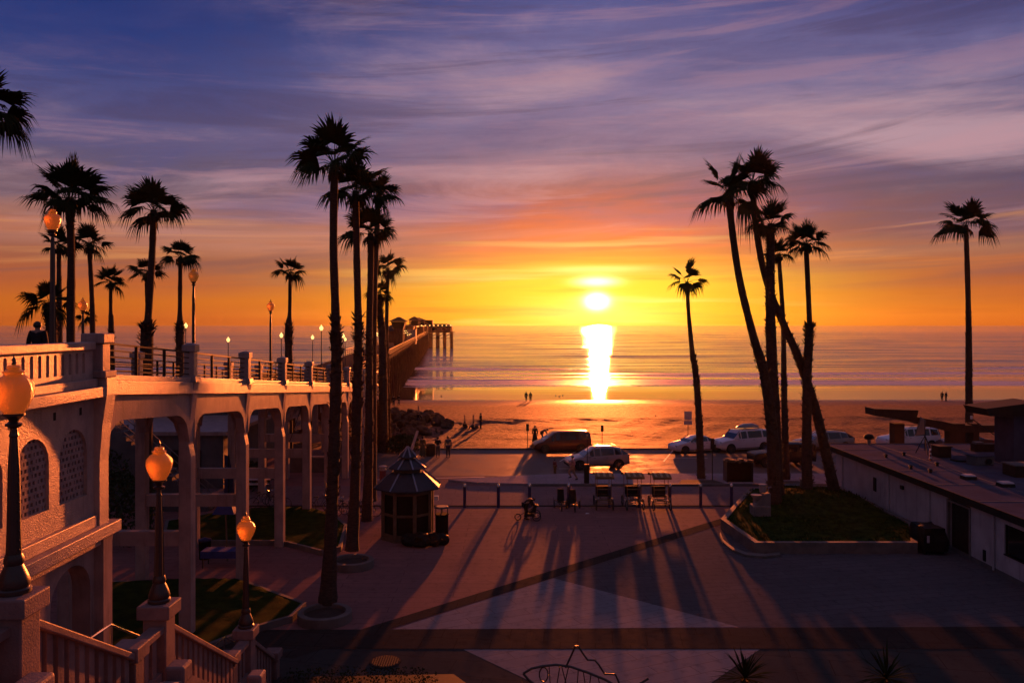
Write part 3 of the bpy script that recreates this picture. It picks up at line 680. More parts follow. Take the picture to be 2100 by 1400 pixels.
# ------------------------------------------------------------------ stairs in the lower left corner
def stairs():
    t = thing('plaza_stairs', 'pale stuccoed staircase descending right with slotted balustrades and capped pedestals in the lower left corner', 'stairs', (-7, 16, 0))
    kw = dict(parent=t, world=True); X = -6.85
    # (y0, y1, ztop0, ztop1) rails of the near balustrade; flat landings then flights
    segs = [(9.2, 10.7, 7.12, 7.12), (11.15, 14.4, 7.12, 5.30), (14.75, 15.75, 5.28, 5.28), (16.25, 20.6, 5.28, 2.72), (21.0, 22.15, 2.60, 2.60), (22.65, 24.9, 2.50, 1.10)]
    xs = [-6.6, -6.65, -6.75, -6.95, -7.15, -7.25]
    for (y0, y1, z0, z1), x in zip(segs, xs):
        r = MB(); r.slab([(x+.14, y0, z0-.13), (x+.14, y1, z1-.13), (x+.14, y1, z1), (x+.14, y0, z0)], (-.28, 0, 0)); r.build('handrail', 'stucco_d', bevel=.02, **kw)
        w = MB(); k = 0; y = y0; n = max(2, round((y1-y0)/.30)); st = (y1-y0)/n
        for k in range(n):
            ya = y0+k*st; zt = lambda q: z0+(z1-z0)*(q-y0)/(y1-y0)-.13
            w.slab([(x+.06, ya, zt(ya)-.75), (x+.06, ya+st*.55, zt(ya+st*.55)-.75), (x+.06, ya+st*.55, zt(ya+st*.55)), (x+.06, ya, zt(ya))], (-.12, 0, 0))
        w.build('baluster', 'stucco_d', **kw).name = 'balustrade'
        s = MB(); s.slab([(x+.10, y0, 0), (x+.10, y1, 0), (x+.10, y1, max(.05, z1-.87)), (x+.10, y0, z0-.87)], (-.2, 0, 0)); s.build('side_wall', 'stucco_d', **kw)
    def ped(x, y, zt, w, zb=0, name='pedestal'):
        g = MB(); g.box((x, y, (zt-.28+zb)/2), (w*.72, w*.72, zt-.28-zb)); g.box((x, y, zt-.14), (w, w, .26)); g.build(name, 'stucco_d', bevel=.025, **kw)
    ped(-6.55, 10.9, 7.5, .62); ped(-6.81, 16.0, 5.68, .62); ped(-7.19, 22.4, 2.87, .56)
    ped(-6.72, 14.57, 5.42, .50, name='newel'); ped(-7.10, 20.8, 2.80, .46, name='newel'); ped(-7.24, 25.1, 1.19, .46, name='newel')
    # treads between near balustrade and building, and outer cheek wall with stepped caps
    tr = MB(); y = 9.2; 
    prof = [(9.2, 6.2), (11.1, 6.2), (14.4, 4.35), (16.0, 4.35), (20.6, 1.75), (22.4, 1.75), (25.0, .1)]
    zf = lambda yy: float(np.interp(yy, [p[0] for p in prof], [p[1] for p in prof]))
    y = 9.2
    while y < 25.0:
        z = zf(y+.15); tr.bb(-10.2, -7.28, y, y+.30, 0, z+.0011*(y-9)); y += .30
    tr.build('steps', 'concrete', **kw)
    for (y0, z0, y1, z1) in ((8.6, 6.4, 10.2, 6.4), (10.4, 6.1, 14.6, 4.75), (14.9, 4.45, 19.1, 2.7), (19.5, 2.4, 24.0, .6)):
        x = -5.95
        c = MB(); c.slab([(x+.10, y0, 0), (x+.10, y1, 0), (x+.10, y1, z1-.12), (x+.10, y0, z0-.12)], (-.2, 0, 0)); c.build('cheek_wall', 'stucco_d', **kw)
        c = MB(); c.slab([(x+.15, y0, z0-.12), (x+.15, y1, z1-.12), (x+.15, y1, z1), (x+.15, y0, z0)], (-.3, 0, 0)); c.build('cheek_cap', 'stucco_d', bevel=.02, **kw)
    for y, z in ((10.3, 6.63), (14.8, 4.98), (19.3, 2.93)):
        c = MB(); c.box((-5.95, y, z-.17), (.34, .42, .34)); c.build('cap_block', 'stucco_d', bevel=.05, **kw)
    # thin metal handrail on the far side
    h = MB(); pts = [(-7.7, yy, zf(yy)+.92) for yy in (11.2, 14.3, 15.9, 20.4, 22.2, 24.8)]; h.tube(pts, .022, 6)
    for p in pts: h.bar((p[0], p[1], zf(p[1])), p, .03)
    h.build('grab_rail', 'chrome', **kw)
stairs()

# ------------------------------------------------------------------ the pier
def pier():
    t = thing('wooden_pier', 'long timber pier on rows of piles reaching out over the sea at left', 'pier', (-20, 100, 0))
    kw = dict(parent=t, world=True); WD = 7.5
    def xr(y): return -15.4-.084*(y-78)
    def zd(y): return 5.75+.002*(y-78)
    d = MB()
    ys = [78, 140, 210, 280, 350, 420, 480, 540]
    for a, b in zip(ys[:-1], ys[1:]):
        d.add([(xr(a), a, zd(a)), (xr(a)-WD, a, zd(a)), (xr(b)-WD, b, zd(b)), (xr(b), b, zd(b)), (xr(a), a, zd(a)-.45), (xr(a)-WD, a, zd(a)-.45), (xr(b)-WD, b, zd(b)-.45), (xr(b), b, zd(b)-.45)],
              [(0,3,2,1), (4,5,6,7), (0,1,5,4), (1,2,6,5), (2,3,7,6), (3,0,4,7)])
    d.bb(-27.5, -14.6, 78.05, 92, 5.28, 5.72)      # wide pier head
    d.build('deck', 'deckwood', **kw)
    y = 84.0; k = 0
    while y < 540:
        x1 = xr(y); x0 = x1-WD; zb = max(-7.5, min(gz(y), -2.0)-1.5); b = MB(); npile = 4
        for j in range(npile):
            x = x0+.4+(WD-.8)*j/(npile-1); lean = .28 if j == npile-1 else (-.28 if j == 0 else 0)
            b.tube([(x+lean*1.6, y, zb), (x, y, zd(y)-.9)], .19, 7)
        b.bb(x0-.1, x1+.1, y-.2, y+.2, zd(y)-.92, zd(y)-.44)
        b.bar((x0+.3, y+.2, -1.2), (x1-.3, y+.2, zd(y)-1.0), .12, .25); b.bar((x0+.3, y-.2, zd(y)-1.0), (x1-.3, y-.2, -1.2), .12, .25)
        b.build('pile_bent', 'wood', **kw); y += 6.2 if y < 300 else 8.5; k += 1
    for side in (0, 1):
        r = MB()
        for a, b in zip(ys[:-1], ys[1:]):
            xa, xb = xr(a)-side*WD, xr(b)-side*WD
            if side == 0 or a > 90:
                a0 = a if not (side == 0 and a < 92) else 92
                xa = xr(a0)-side*WD
                for h in (1.1, .75, .4): r.bar((xa, a0, zd(a0)+h), (xb, b, zd(b)+h), .12 if h > 1 else .06)
                yy = a0
                while yy < b: x = xr(yy)-side*WD; r.bar((x, yy, zd(yy)), (x, yy, zd(yy)+1.1), .09); yy += 3
        r.build('railing', 'rail', **kw)
    r = MB()
    for x0, y0, x1, y1 in ((-14.7, 78.4, -14.7, 92), (-27.4, 78.4, -27.4, 92), (-27.4, 92, -24.2, 92), (-27.4, 78.4, -16.6, 78.4)):
        for h in (1.1, .75, .4): r.bar((x0, y0, 5.72+h), (x1, y1, 5.72+h), .08)
        n = 8
        for i in range(n+1): r.bar((x0+(x1-x0)*i/n, y0+(y1-y0)*i/n, 5.7), (x0+(x1-x0)*i/n, y0+(y1-y0)*i/n, 6.82), .07)
    r.build('head_railing', 'rail', **kw)
    for x in (-15.2, -19, -23, -27):
        for y in (80, 85.5, 91.4): MB().tube([(x, y, -2), (x, y, 5.28)], .3, 8).build('head_column', 'stucco_s', **kw)
    # hammerhead platform at the sea end
    e = MB(); e.bb(-78, -38.6, 541, 562, 6.2, 6.7); e.build('end_platform', 'deckwood', **kw)
    for j in range(9):
        b = MB(); x = -40.2-4.6*j
        for y in (541.4, 548, 555, 561.6): b.tube([(x, y, -7.5), (x, y, 6.2)], .36, 7)
        b.bar((x, 541.2, 1.0), (x, 561, 5.8), .3); b.bb(x-.3, x+.3, 541.1, 562, 5.7, 6.18)
        b.build('platform_bent', 'wood', **kw)
    b = MB()
    for j in range(8): x = -40.2-4.6*j; b.bar((x, 541, 5.6), (x-4.6, 541, 2.8), .3, .4); b.bar((x, 541, 2.6), (x-4.6, 541, 2.6), .3, .4)
    b.build('platform_bracing', 'wood', **kw)
    # restaurant with low shed roof on the platform
    r = MB(); r.bb(-76, -40.2, 542, 560, 6.7, 9.9); r.build('restaurant_wall', 'wood', **kw)
    r = MB(); r.slab([(-77, 541.5, 9.9), (-39.2, 541.5, 9.9), (-40.4, 541.5, 11.2), (-43, 541.5, 12.0), (-60, 541.5, 12.0), (-77, 541.5, 11.0)], (0, 19.5, 0)); r.build('restaurant_roof', 'beam', **kw)
    w = MB()
    for j in range(5): w.bb(-46-6.2*j, -43-6.2*j, 541.93, 541.99, 7.6, 9.4)
    w.build('window_band', 'glassd', **kw)
    # observation tower with flared cab and hip roof
    y = 205; x = xr(y)-1.9; z = zd(y)
    tw = MB(); tw.bb(x-1.1, x+1.1, y-1.2, y+1.2, z, z+4.6); tw.build('tower_shaft', 'wood', **kw)
    tw = MB(); tw.box((x, y, z+5.4), (2.3, 2.6, 1.6), 0); 
    tw = MB(); vs = []
    for zz, w in ((z+3.9, 1.1), (z+5.9, 1.75)): vs += [(x-w, y-w, zz), (x+w, y-w, zz), (x+w, y+w, zz), (x-w, y+w, zz)]
    tw.add(vs, [(3,2,1,0),(4,5,6,7),(0,1,5,4),(1,2,6,5),(2,3,7,6),(3,0,4,7)]); tw.build('tower_cab', 'beam', **kw)
    tw = MB(); tw.box((x, y, z+6.5), (4.6, 4.6, 1.1), taper=.12); tw.build('tower_roof', 'beam', **kw)
    y = 270; x = xr(y)
    s = MB(); s.bb(x-2.6, x+.5, y-1.5, y+1.5, zd(y), zd(y)+.2); s.bb(x-2.4, x+.3, y-1.3, y+1.3, zd(y)-1.2, zd(y)+3.6); s.build('service_shed', 'stucco_s', **kw)
    MB().bb(x-2.6, x+.5, y-1.5, y+1.5, zd(y)+3.6, zd(y)+3.85).build('shed_roof', 'beam', **kw)
    for yy, w, h in ((236, 2.6, 3.4), (252, 3.2, 4.2), (288, 2.8, 3.8)):
        xx = xr(yy)-WD+1.6; MB().bb(xx-1.4, xx+1.4, yy-w, yy+w, zd(yy), zd(yy)+h).build('stall_wall', 'wood', **kw); MB().box((xx, yy, zd(yy)+h+.45), (3.4, 2*w+.8, .9), taper=.35).build('stall_roof', 'beam', **kw)
    for yy, dx, w, h in ((395, -2, 4, 4.5), (430, -5, 5, 6.0), (470, -1.5, 4, 5.0), (505, -5, 6, 6.6)):
        xx = xr(yy)+dx; MB().bb(xx-w/2, xx+w/2, yy-3, yy+3, zd(yy), zd(yy)+h).build('shop_wall', 'wood', **kw); MB().box((xx, yy, zd(yy)+h+.7), (w+1.4, 7.6, 1.4), taper=.25).build('shop_roof', 'beam', **kw)
    # upper deck with pavilions
    y0, y1 = 300, 380; u = MB()
    u.add([(xr(y0)-.5, y0, 10.3), (xr(y0)-9, y0, 10.3), (xr(y1)-9, y1, 10.6), (xr(y1)+1, y1, 10.6), (xr(y0)-.5, y0, 10.8), (xr(y0)-9, y0, 10.8), (xr(y1)-9, y1, 11.1), (xr(y1)+1, y1, 11.1)],
          [(0,1,2,3), (7,6,5,4), (0,4,5,1), (1,5,6,2), (2,6,7,3), (3,7,4,0)]); u.build('upper_deck', 'beam', **kw)
    u = MB()
    for yy in np.arange(302, 381, 13):
        for xx in (xr(yy)-.8, xr(yy)-4.5, xr(yy)-8.5): u.bb(xx-.18, xx+.18, yy-.18, yy+.18, zd(yy), 10.35)
    u.build('upper_posts', 'wood', **kw)
    u = MB()
    for yy, dx, w in ((316, -1.8, 4.2),):
        x = xr(yy)+dx
        for i in (-1, 1):
            for j in (-1, 1): u.bb(x+i*w*.4-.12, x+i*w*.4+.12, yy+j*w*.4-.12, yy+j*w*.4+.12, 10.8, 13.1)
        u.box((x, yy, 13.7), (w*1.15, w*1.15, 1.3), taper=.1)
    u.build('pavilion', 'beam', **kw); u = MB()
    x = xr(345)-.6; u.bb(x-3.2, x+2.2, 343, 349, 10.9, 13.0); u.box((x-.6, 346, 13.6), (7.2, 7.2, 1.3), taper=.1)
    u.bb(x+2.2, x+5.4, 345, 349, 10.9, 13.2)
    u.build('pavilion', 'beam', **kw)
    r = MB(); 
    for h in (.5, 1.0): r.bar((xr(212)-1, 232, 9.3+h), (xr(300)-1, 300, 9.9+h), .10)
    for yy in np.arange(232, 300, 8): r.bar((xr(yy)-1, yy, zd(yy)), (xr(yy)-1, yy, 10.5), .10)
    r.build('walkway_railing', 'rail', **kw)
    l = MB()
    for i in range(26): yy = 232+i*4.1; l.lathe([(.05, -.14), (.16, 0), (.05, .14)], (xr(yy)-.9-1.2*(i % 3), yy, 8.3+.9*((i*7) % 3)/2), 6)
    for i in range(8): l.box((xr(300)+1.3+1.5*i, 300-.1, 10.95), (.35, .3, .3))
    l.build('string_lights', 'bulb', **kw)
    return xr, zd
XR, ZD = pier()

# riprap at the foot of the ramp
def rocks():
    vars_ = []
    for k in range(5):
        bm = bmesh.new(); bmesh.ops.create_icosphere(bm, subdivisions=3, radius=1)
        for v in bm.verts:
            n = mnoise.noise(v.co*1.1+Vector((k*9.1, 0, 0)))*.45 + mnoise.noise(v.co*3+Vector((k*3, 5, 0)))*.14
            v.co *= (1+n); v.co.z *= .72
        me = bpy.data.meshes.new('riprap_rock'); bm.to_mesh(me); bm.free(); me.materials.append(M['rock']); vars_.append(me)
    for i in range(96):
        u = rnd.random(); Y = 80+rnd.random()*32; 
        x = -14.5 + rnd.random()**1.4*(7.5-(abs(Y-94)*.22)); r = .30+rnd.random()*.50
        if i > 84: Y = 86+rnd.random()*10; x = -9+rnd.random()*5; r = .12+.18*rnd.random()
        o = bpy.data.objects.new('riprap_rock', vars_[i % 5]); COL.objects.link(o)
        top = 1.7*max(0, 1-(x+13.5)/9)*max(0, 1-abs(Y-95)/20)
        o.location = (x, Y, gz(Y)+top*rnd.random()**.5+.05); o.scale = (r*1.2, r, r*.85); o.rotation_euler = (rnd.random(), rnd.random(), rnd.random()*6)
        tag(o, 'brown boulder in the rock pile at the foot of the ramp', 'rock', 'riprap boulders beside the ramp')
rocks()
# ------------------------------------------------------------------ palms
def crown_mb(r, seed, n=30, up=1.0, low=-.35, thin=1.0, spread=1.0):
    rr = random.Random(seed); b = MB()
    for i in range(n):
        ph = i*2.399963+rr.random()*.5; t = (i+.35)/n
        el = math.asin(max(-.95, min(.98, up-(up-low)*t**1.15))) + rr.uniform(-.12, .12)
        L = r*rr.uniform(.86, 1.10); pet = L*rr.uniform(.36, .48)
        dirv = Vector((math.cos(ph)*math.cos(el), math.sin(ph)*math.cos(el), math.sin(el)))
        side = Vector((-math.sin(ph), math.cos(ph), 0)); side = (side + Vector((0,0,1))*rr.uniform(-.6, .6)).normalized()
        mid = dirv*pet*.55+Vector((0,0,pet*.06)); hub = dirv*pet + Vector((0,0,-pet*.10*(1-abs(math.sin(el)))))
        b.bar((0,0,0), mid, .035, .02); b.bar(mid, hub, .028, .016)
        out = (hub-mid).normalized(); nrm = out.cross(side).normalized()
        fan = (L-pet)*1.05; m = 27; sp = R(80)*spread
        droop = .10+.80*max(0, 1-el/.9)*rr.uniform(.5, 1.1)
        for k in range(m):
            a = -sp+2*sp*k/(m-1)+rr.uniform(-.04, .04); ll = fan*(1.0-.22*abs(a/sp)**1.5)*rr.uniform(.86, 1.14)
            d = out*math.cos(a)+side*math.sin(a)
            w = ll*.062*thin
            pd = (-out*math.sin(a)+side*math.cos(a))
            p1 = hub+d*ll*.46+nrm*ll*.04*(1 if k % 2 else -1)-Vector((0,0,1))*droop*ll*.05
            p2 = hub+d*ll*.74-Vector((0,0,1))*droop*ll*.24
            p3 = hub+d*ll*.97-Vector((0,0,1))*droop*ll*(.70+.35*rr.random())
            b.add([hub, p1-pd*w, p1+pd*w, p2-pd*w*.5, p2+pd*w*.5, p3], [(0,1,2), (1,3,4,2), (3,5,4)])
    return b
def palm(pts, crownpx, rpx, Y, label, seed, boots=(), group='fan palms', n=30, low=-.35, up=1.0, dy=0.0, zb=None, drys=6, spread=1.0, base=None):
    """pts: (px, py, half width px) from base to top; crownpx centre; all at depth Y (+dy towards the top)"""
    path = []; rad = []
    N = len(pts)
    for i, (px, py, hw) in enumerate(pts):
        yy = Y+dy*i/(N-1); p = P(px, py, yy); path.append(p); rad.append(hw*.9*yy/F)
    if base is not None: path[0] = Vector(base)
    elif zb is not None: path[0].z = zb
    # smooth resample
    def cr(t):
        f = t*(N-1); i = min(int(f), N-2); u = f-i
        a = path[max(i-1,0)]; b_ = path[i]; c = path[i+1]; d = path[min(i+2,N-1)]
        return .5*((2*b_)+(c-a)*u+(2*a-5*b_+4*c-d)*u*u+(3*b_-a-3*c+d)*u**3), rad[i]+(rad[i+1]-rad[i])*u
    K = max(24, N*7); sm = [cr(k/K) for k in range(K+1)]
    o = path[0]
    t = thing('fan_palm', label, 'palm tree', tuple(o), 0, group)
    rr = random.Random(seed)
    tb = MB(); pp = [s[0]-o for s in sm]; ra = [s[1]*(1+rr.uniform(-.05, .05)) for s in sm]
    # fine ringed trunk
    fine = []; fr = []
    total = sum((pp[i+1]-pp[i]).length for i in range(K)); m = int(total/.22)
    for j in range(m+1):
        f = j/m*K; i = min(int(f), K-1); u = f-i; fine.append(pp[i].lerp(pp[i+1], u)); fr.append((ra[i]+(ra[i+1]-ra[i])*u)*rr.uniform(.97, 1.03))
    tb.tube(fine, fr, 10)
    for (pa, pb, amt) in boots:      # remaining leaf bases (boots) between two picture heights
        bb = tb; za, zb_ = P(0, pa, Y).z-o.z, P(0, pb, Y).z-o.z
        for j, c in enumerate(fine):
            if min(za, zb_) <= c.z <= max(za, zb_):
                for q in range(5):
                    a = rr.random()*6.283; r0 = fr[j]*.9; ln = amt*rr.uniform(.5, 1.2); dz = rr.uniform(-.5, 1.3)
                    d = Vector((math.cos(a), math.sin(a), 0)); s = Vector((-d.y, d.x, 0))*.06
                    q0 = c+d*r0; q1 = q0+d*ln*.55+Vector((0,0,.14*dz)); q2 = q0+d*ln+Vector((0,0,.24*dz))
                    bb.add([q0-s*1.5+Vector((0,0,-.08)), q0+s*1.5+Vector((0,0,-.08)), q1+s, q1-s, q2], [(0,1,2,3), (3,2,4), (0,3,4,1)])
                bb_r = fr[j]
    tb.build('trunk', 'trunk', t)
    cy = Y+dy; cc = P(crownpx[0], crownpx[1], cy)-o; r = .91*rpx*cy/F
    top = fine[-1]
    c = crown_mb(r, seed, n, up, low, spread=spread)
    c.v = [(v[0]+cc.x, v[1]+cc.y, v[2]+cc.z) for v in c.v]
    c.tube([top-Vector((0,0,.3)), cc+Vector((0,0,.1))], [fr[-1]*1.1, fr[-1]*.9], 8)
    c.build('crown', 'leaf', t)
    if drys:
        d = MB()
        for k in range(drys*4):
            a = rr.random()*6.283; dd = Vector((math.cos(a), math.sin(a), 0)); s = Vector((-dd.y, dd.x, 0)); ln = r*rr.uniform(.12, .34)
            q0 = top+dd*fr[-1]*.8+Vector((0,0,rr.uniform(-.5, .1)*r*.3)); q1 = q0+dd*ln*.5-Vector((0,0,ln*.35)); q2 = q0+dd*ln*.62-Vector((0,0,ln))
            d.add([q0-s*.05, q0+s*.05, q1+s*.09, q1-s*.09, q2], [(0,1,2,3), (3,2,4)])
        d.build('dry_skirt', 'dryleaf', t)
    return t
def palms():
    A = 'tall fan palms around the kiosk'
    palm([(672,1242,22), (677,1130,15), (683,980,13), (690,760,13), (688,640,10), (684,500,9), (686,338,8.5)], (686,338), 110, 32, 'tallest palm of all, its trunk rising from the nearest round planter left of the kiosk', 1, [(1060,700,.13), (730,650,.2)], A, n=15, low=-0.08, zb=.3)
    palm([(722,1140,16), (728,1000,11), (733,800,11), (735,680,9), (732,540,8), (729,396,7.5)], (729,396), 98, 39.5, 'second tallest palm, in the round planter just left of the kiosk', 2, [(960,660,.16), (700,640,.32)], A, n=14, low=-0.08, zb=.3)
    palm([(752,1066,13), (757,900,9), (757,690,7.5), (760,560,7), (760,482,7)], (760,482), 80, 46.7, 'palm directly left of the kiosk with its crown below the second tallest one', 3, [(960,690,.13), (730,680,.32)], A, n=13, low=-0.08, zb=0)
    palm([(765,1030,9), (766,800,7), (768,600,6.5), (775,430,6), (775,402,6)], (775,402), 64, 52, 'slim palm whose crown sits just right of the second tallest palm crown', 4, [], A, n=11, low=-0.08, zb=0)
    palm([(786,935,12), (786,800,10), (784,690,9), (779,640,7), (779,606,6)], (779,606), 38, 72, 'short palm with thick rough trunk beside the end of the ramp', 5, [(930,618,.3)], A, n=12, low=-0.08, zb=0)
    palm([(797,925,7), (795,800,5), (793,680,4.2), (795,553,4)], (795,553), 50, 76, 'slender palm with small crown rising nearest to the pier tower', 6, [(930,700,.15)], A, n=12, low=-0.08, zb=-.1)
    B = 'fan palms behind the ramp at left'
    palm([(592,905,10), (592,735,9), (592,668,8), (594,640,4), (595,561,4)], (595,561), 47, 70, 'lone palm standing between the ramp lamps and the tallest palm', 7, [(740,664,.28)], B, n=12, low=-0.08, zb=0)
    palm([(300,1050,13), (301,720,14), (302,668,13), (304,650,8), (312,520,7.5), (315,434,7)], (315,434), 80, 46, 'large crowned palm with a thick shaggy collar above the first ramp railing', 8, [(730,664,.30)], B, n=15, low=-0.08, zb=0)
    palm([(306,960,8), (305,720,6), (302,600,5), (301,563,5)], (301,563), 52, 62, 'half hidden palm with a ragged crown just behind the shaggy collared palm', 9, [], B, n=11, low=-0.08, zb=0)
    palm([(369,930,9), (369,715,9), (369,664,8), (369,640,5), (370,529,4.5)], (370,529), 52, 64, 'neat crowned palm immediately left of the tall ramp lamp', 10, [(720,662,.24)], B, n=14, low=-0.08, zb=0)
    palm([(228,930,7), (228,680,6.5), (227,640,4), (227,581,4)], (227,581), 45, 66, 'small palm right above the end of the slotted balustrade', 11, [(700,672,.2)], B, n=12, low=-0.08, zb=0)
    palm([(190,940,7), (190,690,6), (188,600,5), (183,506,5)], (183,506), 57, 60, 'curved slim palm between the large left crown and the small palm', 12, [], B, n=13, low=-0.08, zb=0)
    palm([(145,1150,11), (145,700,9.5), (146,520,8), (142,410,8)], (142,410), 108, 36, 'big crowned palm right of the tall lamp at the left edge', 13, [(470,415,.12)], B, n=17, low=-0.08, zb=0)
    palm([(122,960,8), (122,700,7), (121,560,5), (121,508,5)], (121,508), 56, 56, 'palm whose crown shows behind the globe of the tall left lamp', 14, [], B, n=12, low=-0.08, zb=0)
    palm([(105,960,13), (106,700,13), (103,640,11), (102,626,6)], (102,626), 70, 52, 'low drooping palm with thick rough trunk under the tall left lamp', 15, [(705,625,.25)], B, n=13, low=-0.35, zb=0)
    palm([(-44,1400,12), (-42,900,11), (-30,226,9)], (-30,226), 120, 30, 'palm mostly outside the photo, its fronds entering at the upper left edge', 16, [], B, n=13, low=-0.35, zb=0)
    palm([(192,900,6), (191,690,5), (180,652,4)], (180,652), 30, 70, 'tiny low palm crown beside the thin lamp near the hatless man', 17, [], B, n=8, low=-0.35, zb=0, drys=2)
    C = 'fan palms on the right planter and parking edge'
    palm([(1438,985,9), (1433,850,7.5), (1426,760,7), (1420,725,6), (1412,640,4.5), (1409,580,4)], (1409, 580), 60, 58.8, 'thin palm standing alone left of the white cars, by the surreys', 20, [(985,728,.13)], C, n=9, low=-0.08, zb=.15, spread=.7)
    palm([(1588,1056,16), (1585,900,14), (1568,770,11), (1545,690,9), (1516,570,8), (1499,450,7.5), (1497,402,8)], (1497,402), 98, 48, 'left leaning palm with wide drooping crown, leftmost of the planter palms', 21, [(1040,700,.22)], C, n=11, low=-0.35, zb=.35)
    palm([(1714,1012,13), (1694,930,11), (1670,830,10), (1640,740,9), (1605,660,8), (1570,570,7.5), (1551,470,7), (1543,374,7)], (1543,374), 80, 51.5, 'palm with a long crossing trunk that leans left from the building corner', 22, [(1010,640,.2)], C, n=15, low=-0.08, zb=.35)
    palm([(1594,1042,17), (1588,850,13), (1580,650,11), (1581,462,8)], (1581,462), 64, 49.5, 'straight rough trunked palm in the middle of the planter group', 23, [(1040,470,.17)], C, n=13, low=-0.08, zb=.35)
    palm([(1612,985,9), (1608,800,6.5), (1606,660,5), (1597,524,4.5)], (1597,524), 48, 58.5, 'slender palm partly hidden behind the straight rough trunk', 24, [(985,760,.13)], C, n=13, low=-0.08, zb=.15)
    palm([(1655,1022,12), (1655,800,10), (1660,675,9), (1660,655,6), (1653,502,5.5)], (1653,502), 62, 51, 'palm with a dark collar at the horizon, rightmost of the planter group', 25, [(1020,664,.24)], C, n=15, low=-0.08, zb=.35)
    palm([(1988,935,9), (1987,800,7.5), (1986,640,6), (1981,464,5)], (1981,464), 70, 72, 'isolated tall palm far right, rising behind the low building roof', 26, [(930,640,.10)], C, n=15, low=-0.08, zb=0)
palms()
# yuccas in the foreground
def yucca(x, y, r, seed, label):
    rr = random.Random(seed); t = thing('yucca', label, 'plant', (x, y, 0), 0, 'spiky plants at the bottom edge')
    MB().tube([(0,0,0), (0,0,1.35)], [.14, .12], 8).build('stem', 'trunk', t)
    b = MB()
    for i in range(70):
        a = rr.random()*6.283; el = math.asin(rr.uniform(-.2, 1)); L = r*rr.uniform(.75, 1.1)
        d = Vector((math.cos(a)*math.cos(el), math.sin(a)*math.cos(el), math.sin(el))); s = d.cross(Vector((0,0,1)))
        s = (s.normalized() if s.length > .05 else Vector((1,0,0)))*.028
        o = Vector((0,0,1.4)); m = o+d*L*.55; e = o+d*L-Vector((0,0,.10*L))
        b.add([o-s*.5, o+s*.5, m+s, m-s, e], [(0,1,2,3), (3,2,4)])
    b.build('leaves', 'leaf', t)
yucca(6.35, 22.6, .95, 4, 'spiky yucca at the bottom edge, the left one of two')
yucca(10.2, 22.6, 1.1, 9, 'spiky yucca at the bottom edge, the right and larger one')
# planting bed bottom
def bed():
    t = thing('planting_bed', 'dark raised planting bed cut by the bottom edge', 'planter', (-3.5, 25, 0))
    p = [G(a, b_, .35) for a, b_ in ((560,1388), (930,1381), (985,1420), (985,1500), (560,1500))]
    MB().prism([(q.x, q.y) for q in p], 0, .35).build('kerb', 'dark', t, world=True)
    b = MB(); rr = random.Random(3)
    for i in range(2500):
        x = rr.uniform(-6.8, -2.2); y = rr.uniform(22.2, 25.4); 
        if x > -2.6-(25.4-y)*.2 and y > 25: continue
        z = .35+rr.random()*.22; a = rr.random()*6.28; s = .06
        b.add([(x,y,z), (x+s*math.cos(a), y+s*math.sin(a), z+.03), (x+s*math.cos(a+1.2), y+s*math.sin(a+1.2), z+.06)], [(0,1,2)])
    b.build('shrubs', 'leaf', t, world=True)
bed()
tb = thing('drain_grate', 'round dark metal drain grate in the foreground paving', 'drain', (G(790,1357,0).x, G(790,1357,0).y, .02))
MB().lathe([(.52, 0), (.52, .012), (.46, .016)], seg=28).build('ring', 'band', tb)
g = MB()
for k in range(-5, 6): g.bar((k*.08, -math.sqrt(max(.01, .2-(k*.08)**2)), .022), (k*.08, math.sqrt(max(.01, .2-(k*.08)**2)), .022), .035, .012)
g.build('grille', 'dark', tb)
def fish():
    Y = 23.5; t = thing('fish_rack', 'bronze wire fish shaped rack with a tall jagged fin at the bottom edge', 'sculpture', (P(1170,1400,Y).x, Y, 0))
    p = lambda x, y, d=0: P(x, y, Y+d)
    b = MB(); up = [(1073,1380), (1090,1370), (1112,1365), (1140,1362), (1170,1366), (1205,1378), (1240,1392), (1285,1418)]
    lo = [(1073,1380), (1085,1394), (1110,1412), (1150,1428), (1200,1432), (1250,1424), (1285,1418), (1330,1390)]
    b.tube([p(*q) for q in up], .035, 8); b.tube([p(*q) for q in lo], .035, 8); b.tube([p(1285,1418), p(1335,1448)], .035, 8)
    b.build('outline', 'iron', t, world=True)
    b = MB(); fin = [(1160,1368), (1172,1342), (1180,1324), (1186,1324), (1196,1340), (1205,1352), (1220,1353), (1228,1362), (1240,1381), (1262,1382), (1270,1400)]
    b.tube([p(*q) for q in fin], .028, 8); b.build('fin', 'iron', t, world=True)
    b = MB()
    for x0, x1 in ((1126,1130), (1148,1138), (1152,1168), (1166,1152), (1186,1182), (1196,1204), (1212,1206), (1226,1236)): b.tube([p(x0,1366+max(0, (x0-1170)*.35)), p(x1,1428)], .016, 6)
    b.tube([p(1115+9*math.cos(a), 1382+15*math.sin(a)) for a in np.linspace(0, 6.28, 14)], .02, 6)
    b.build('ribs', 'iron', t, world=True)
    b = MB(); b.bar(p(1120,1420), (p(1120,1420).x, Y, 0), .05); b.bar(p(1230,1426), (p(1230,1426).x, Y, 0), .05); b.build('legs', 'iron', t, world=True)
fish()

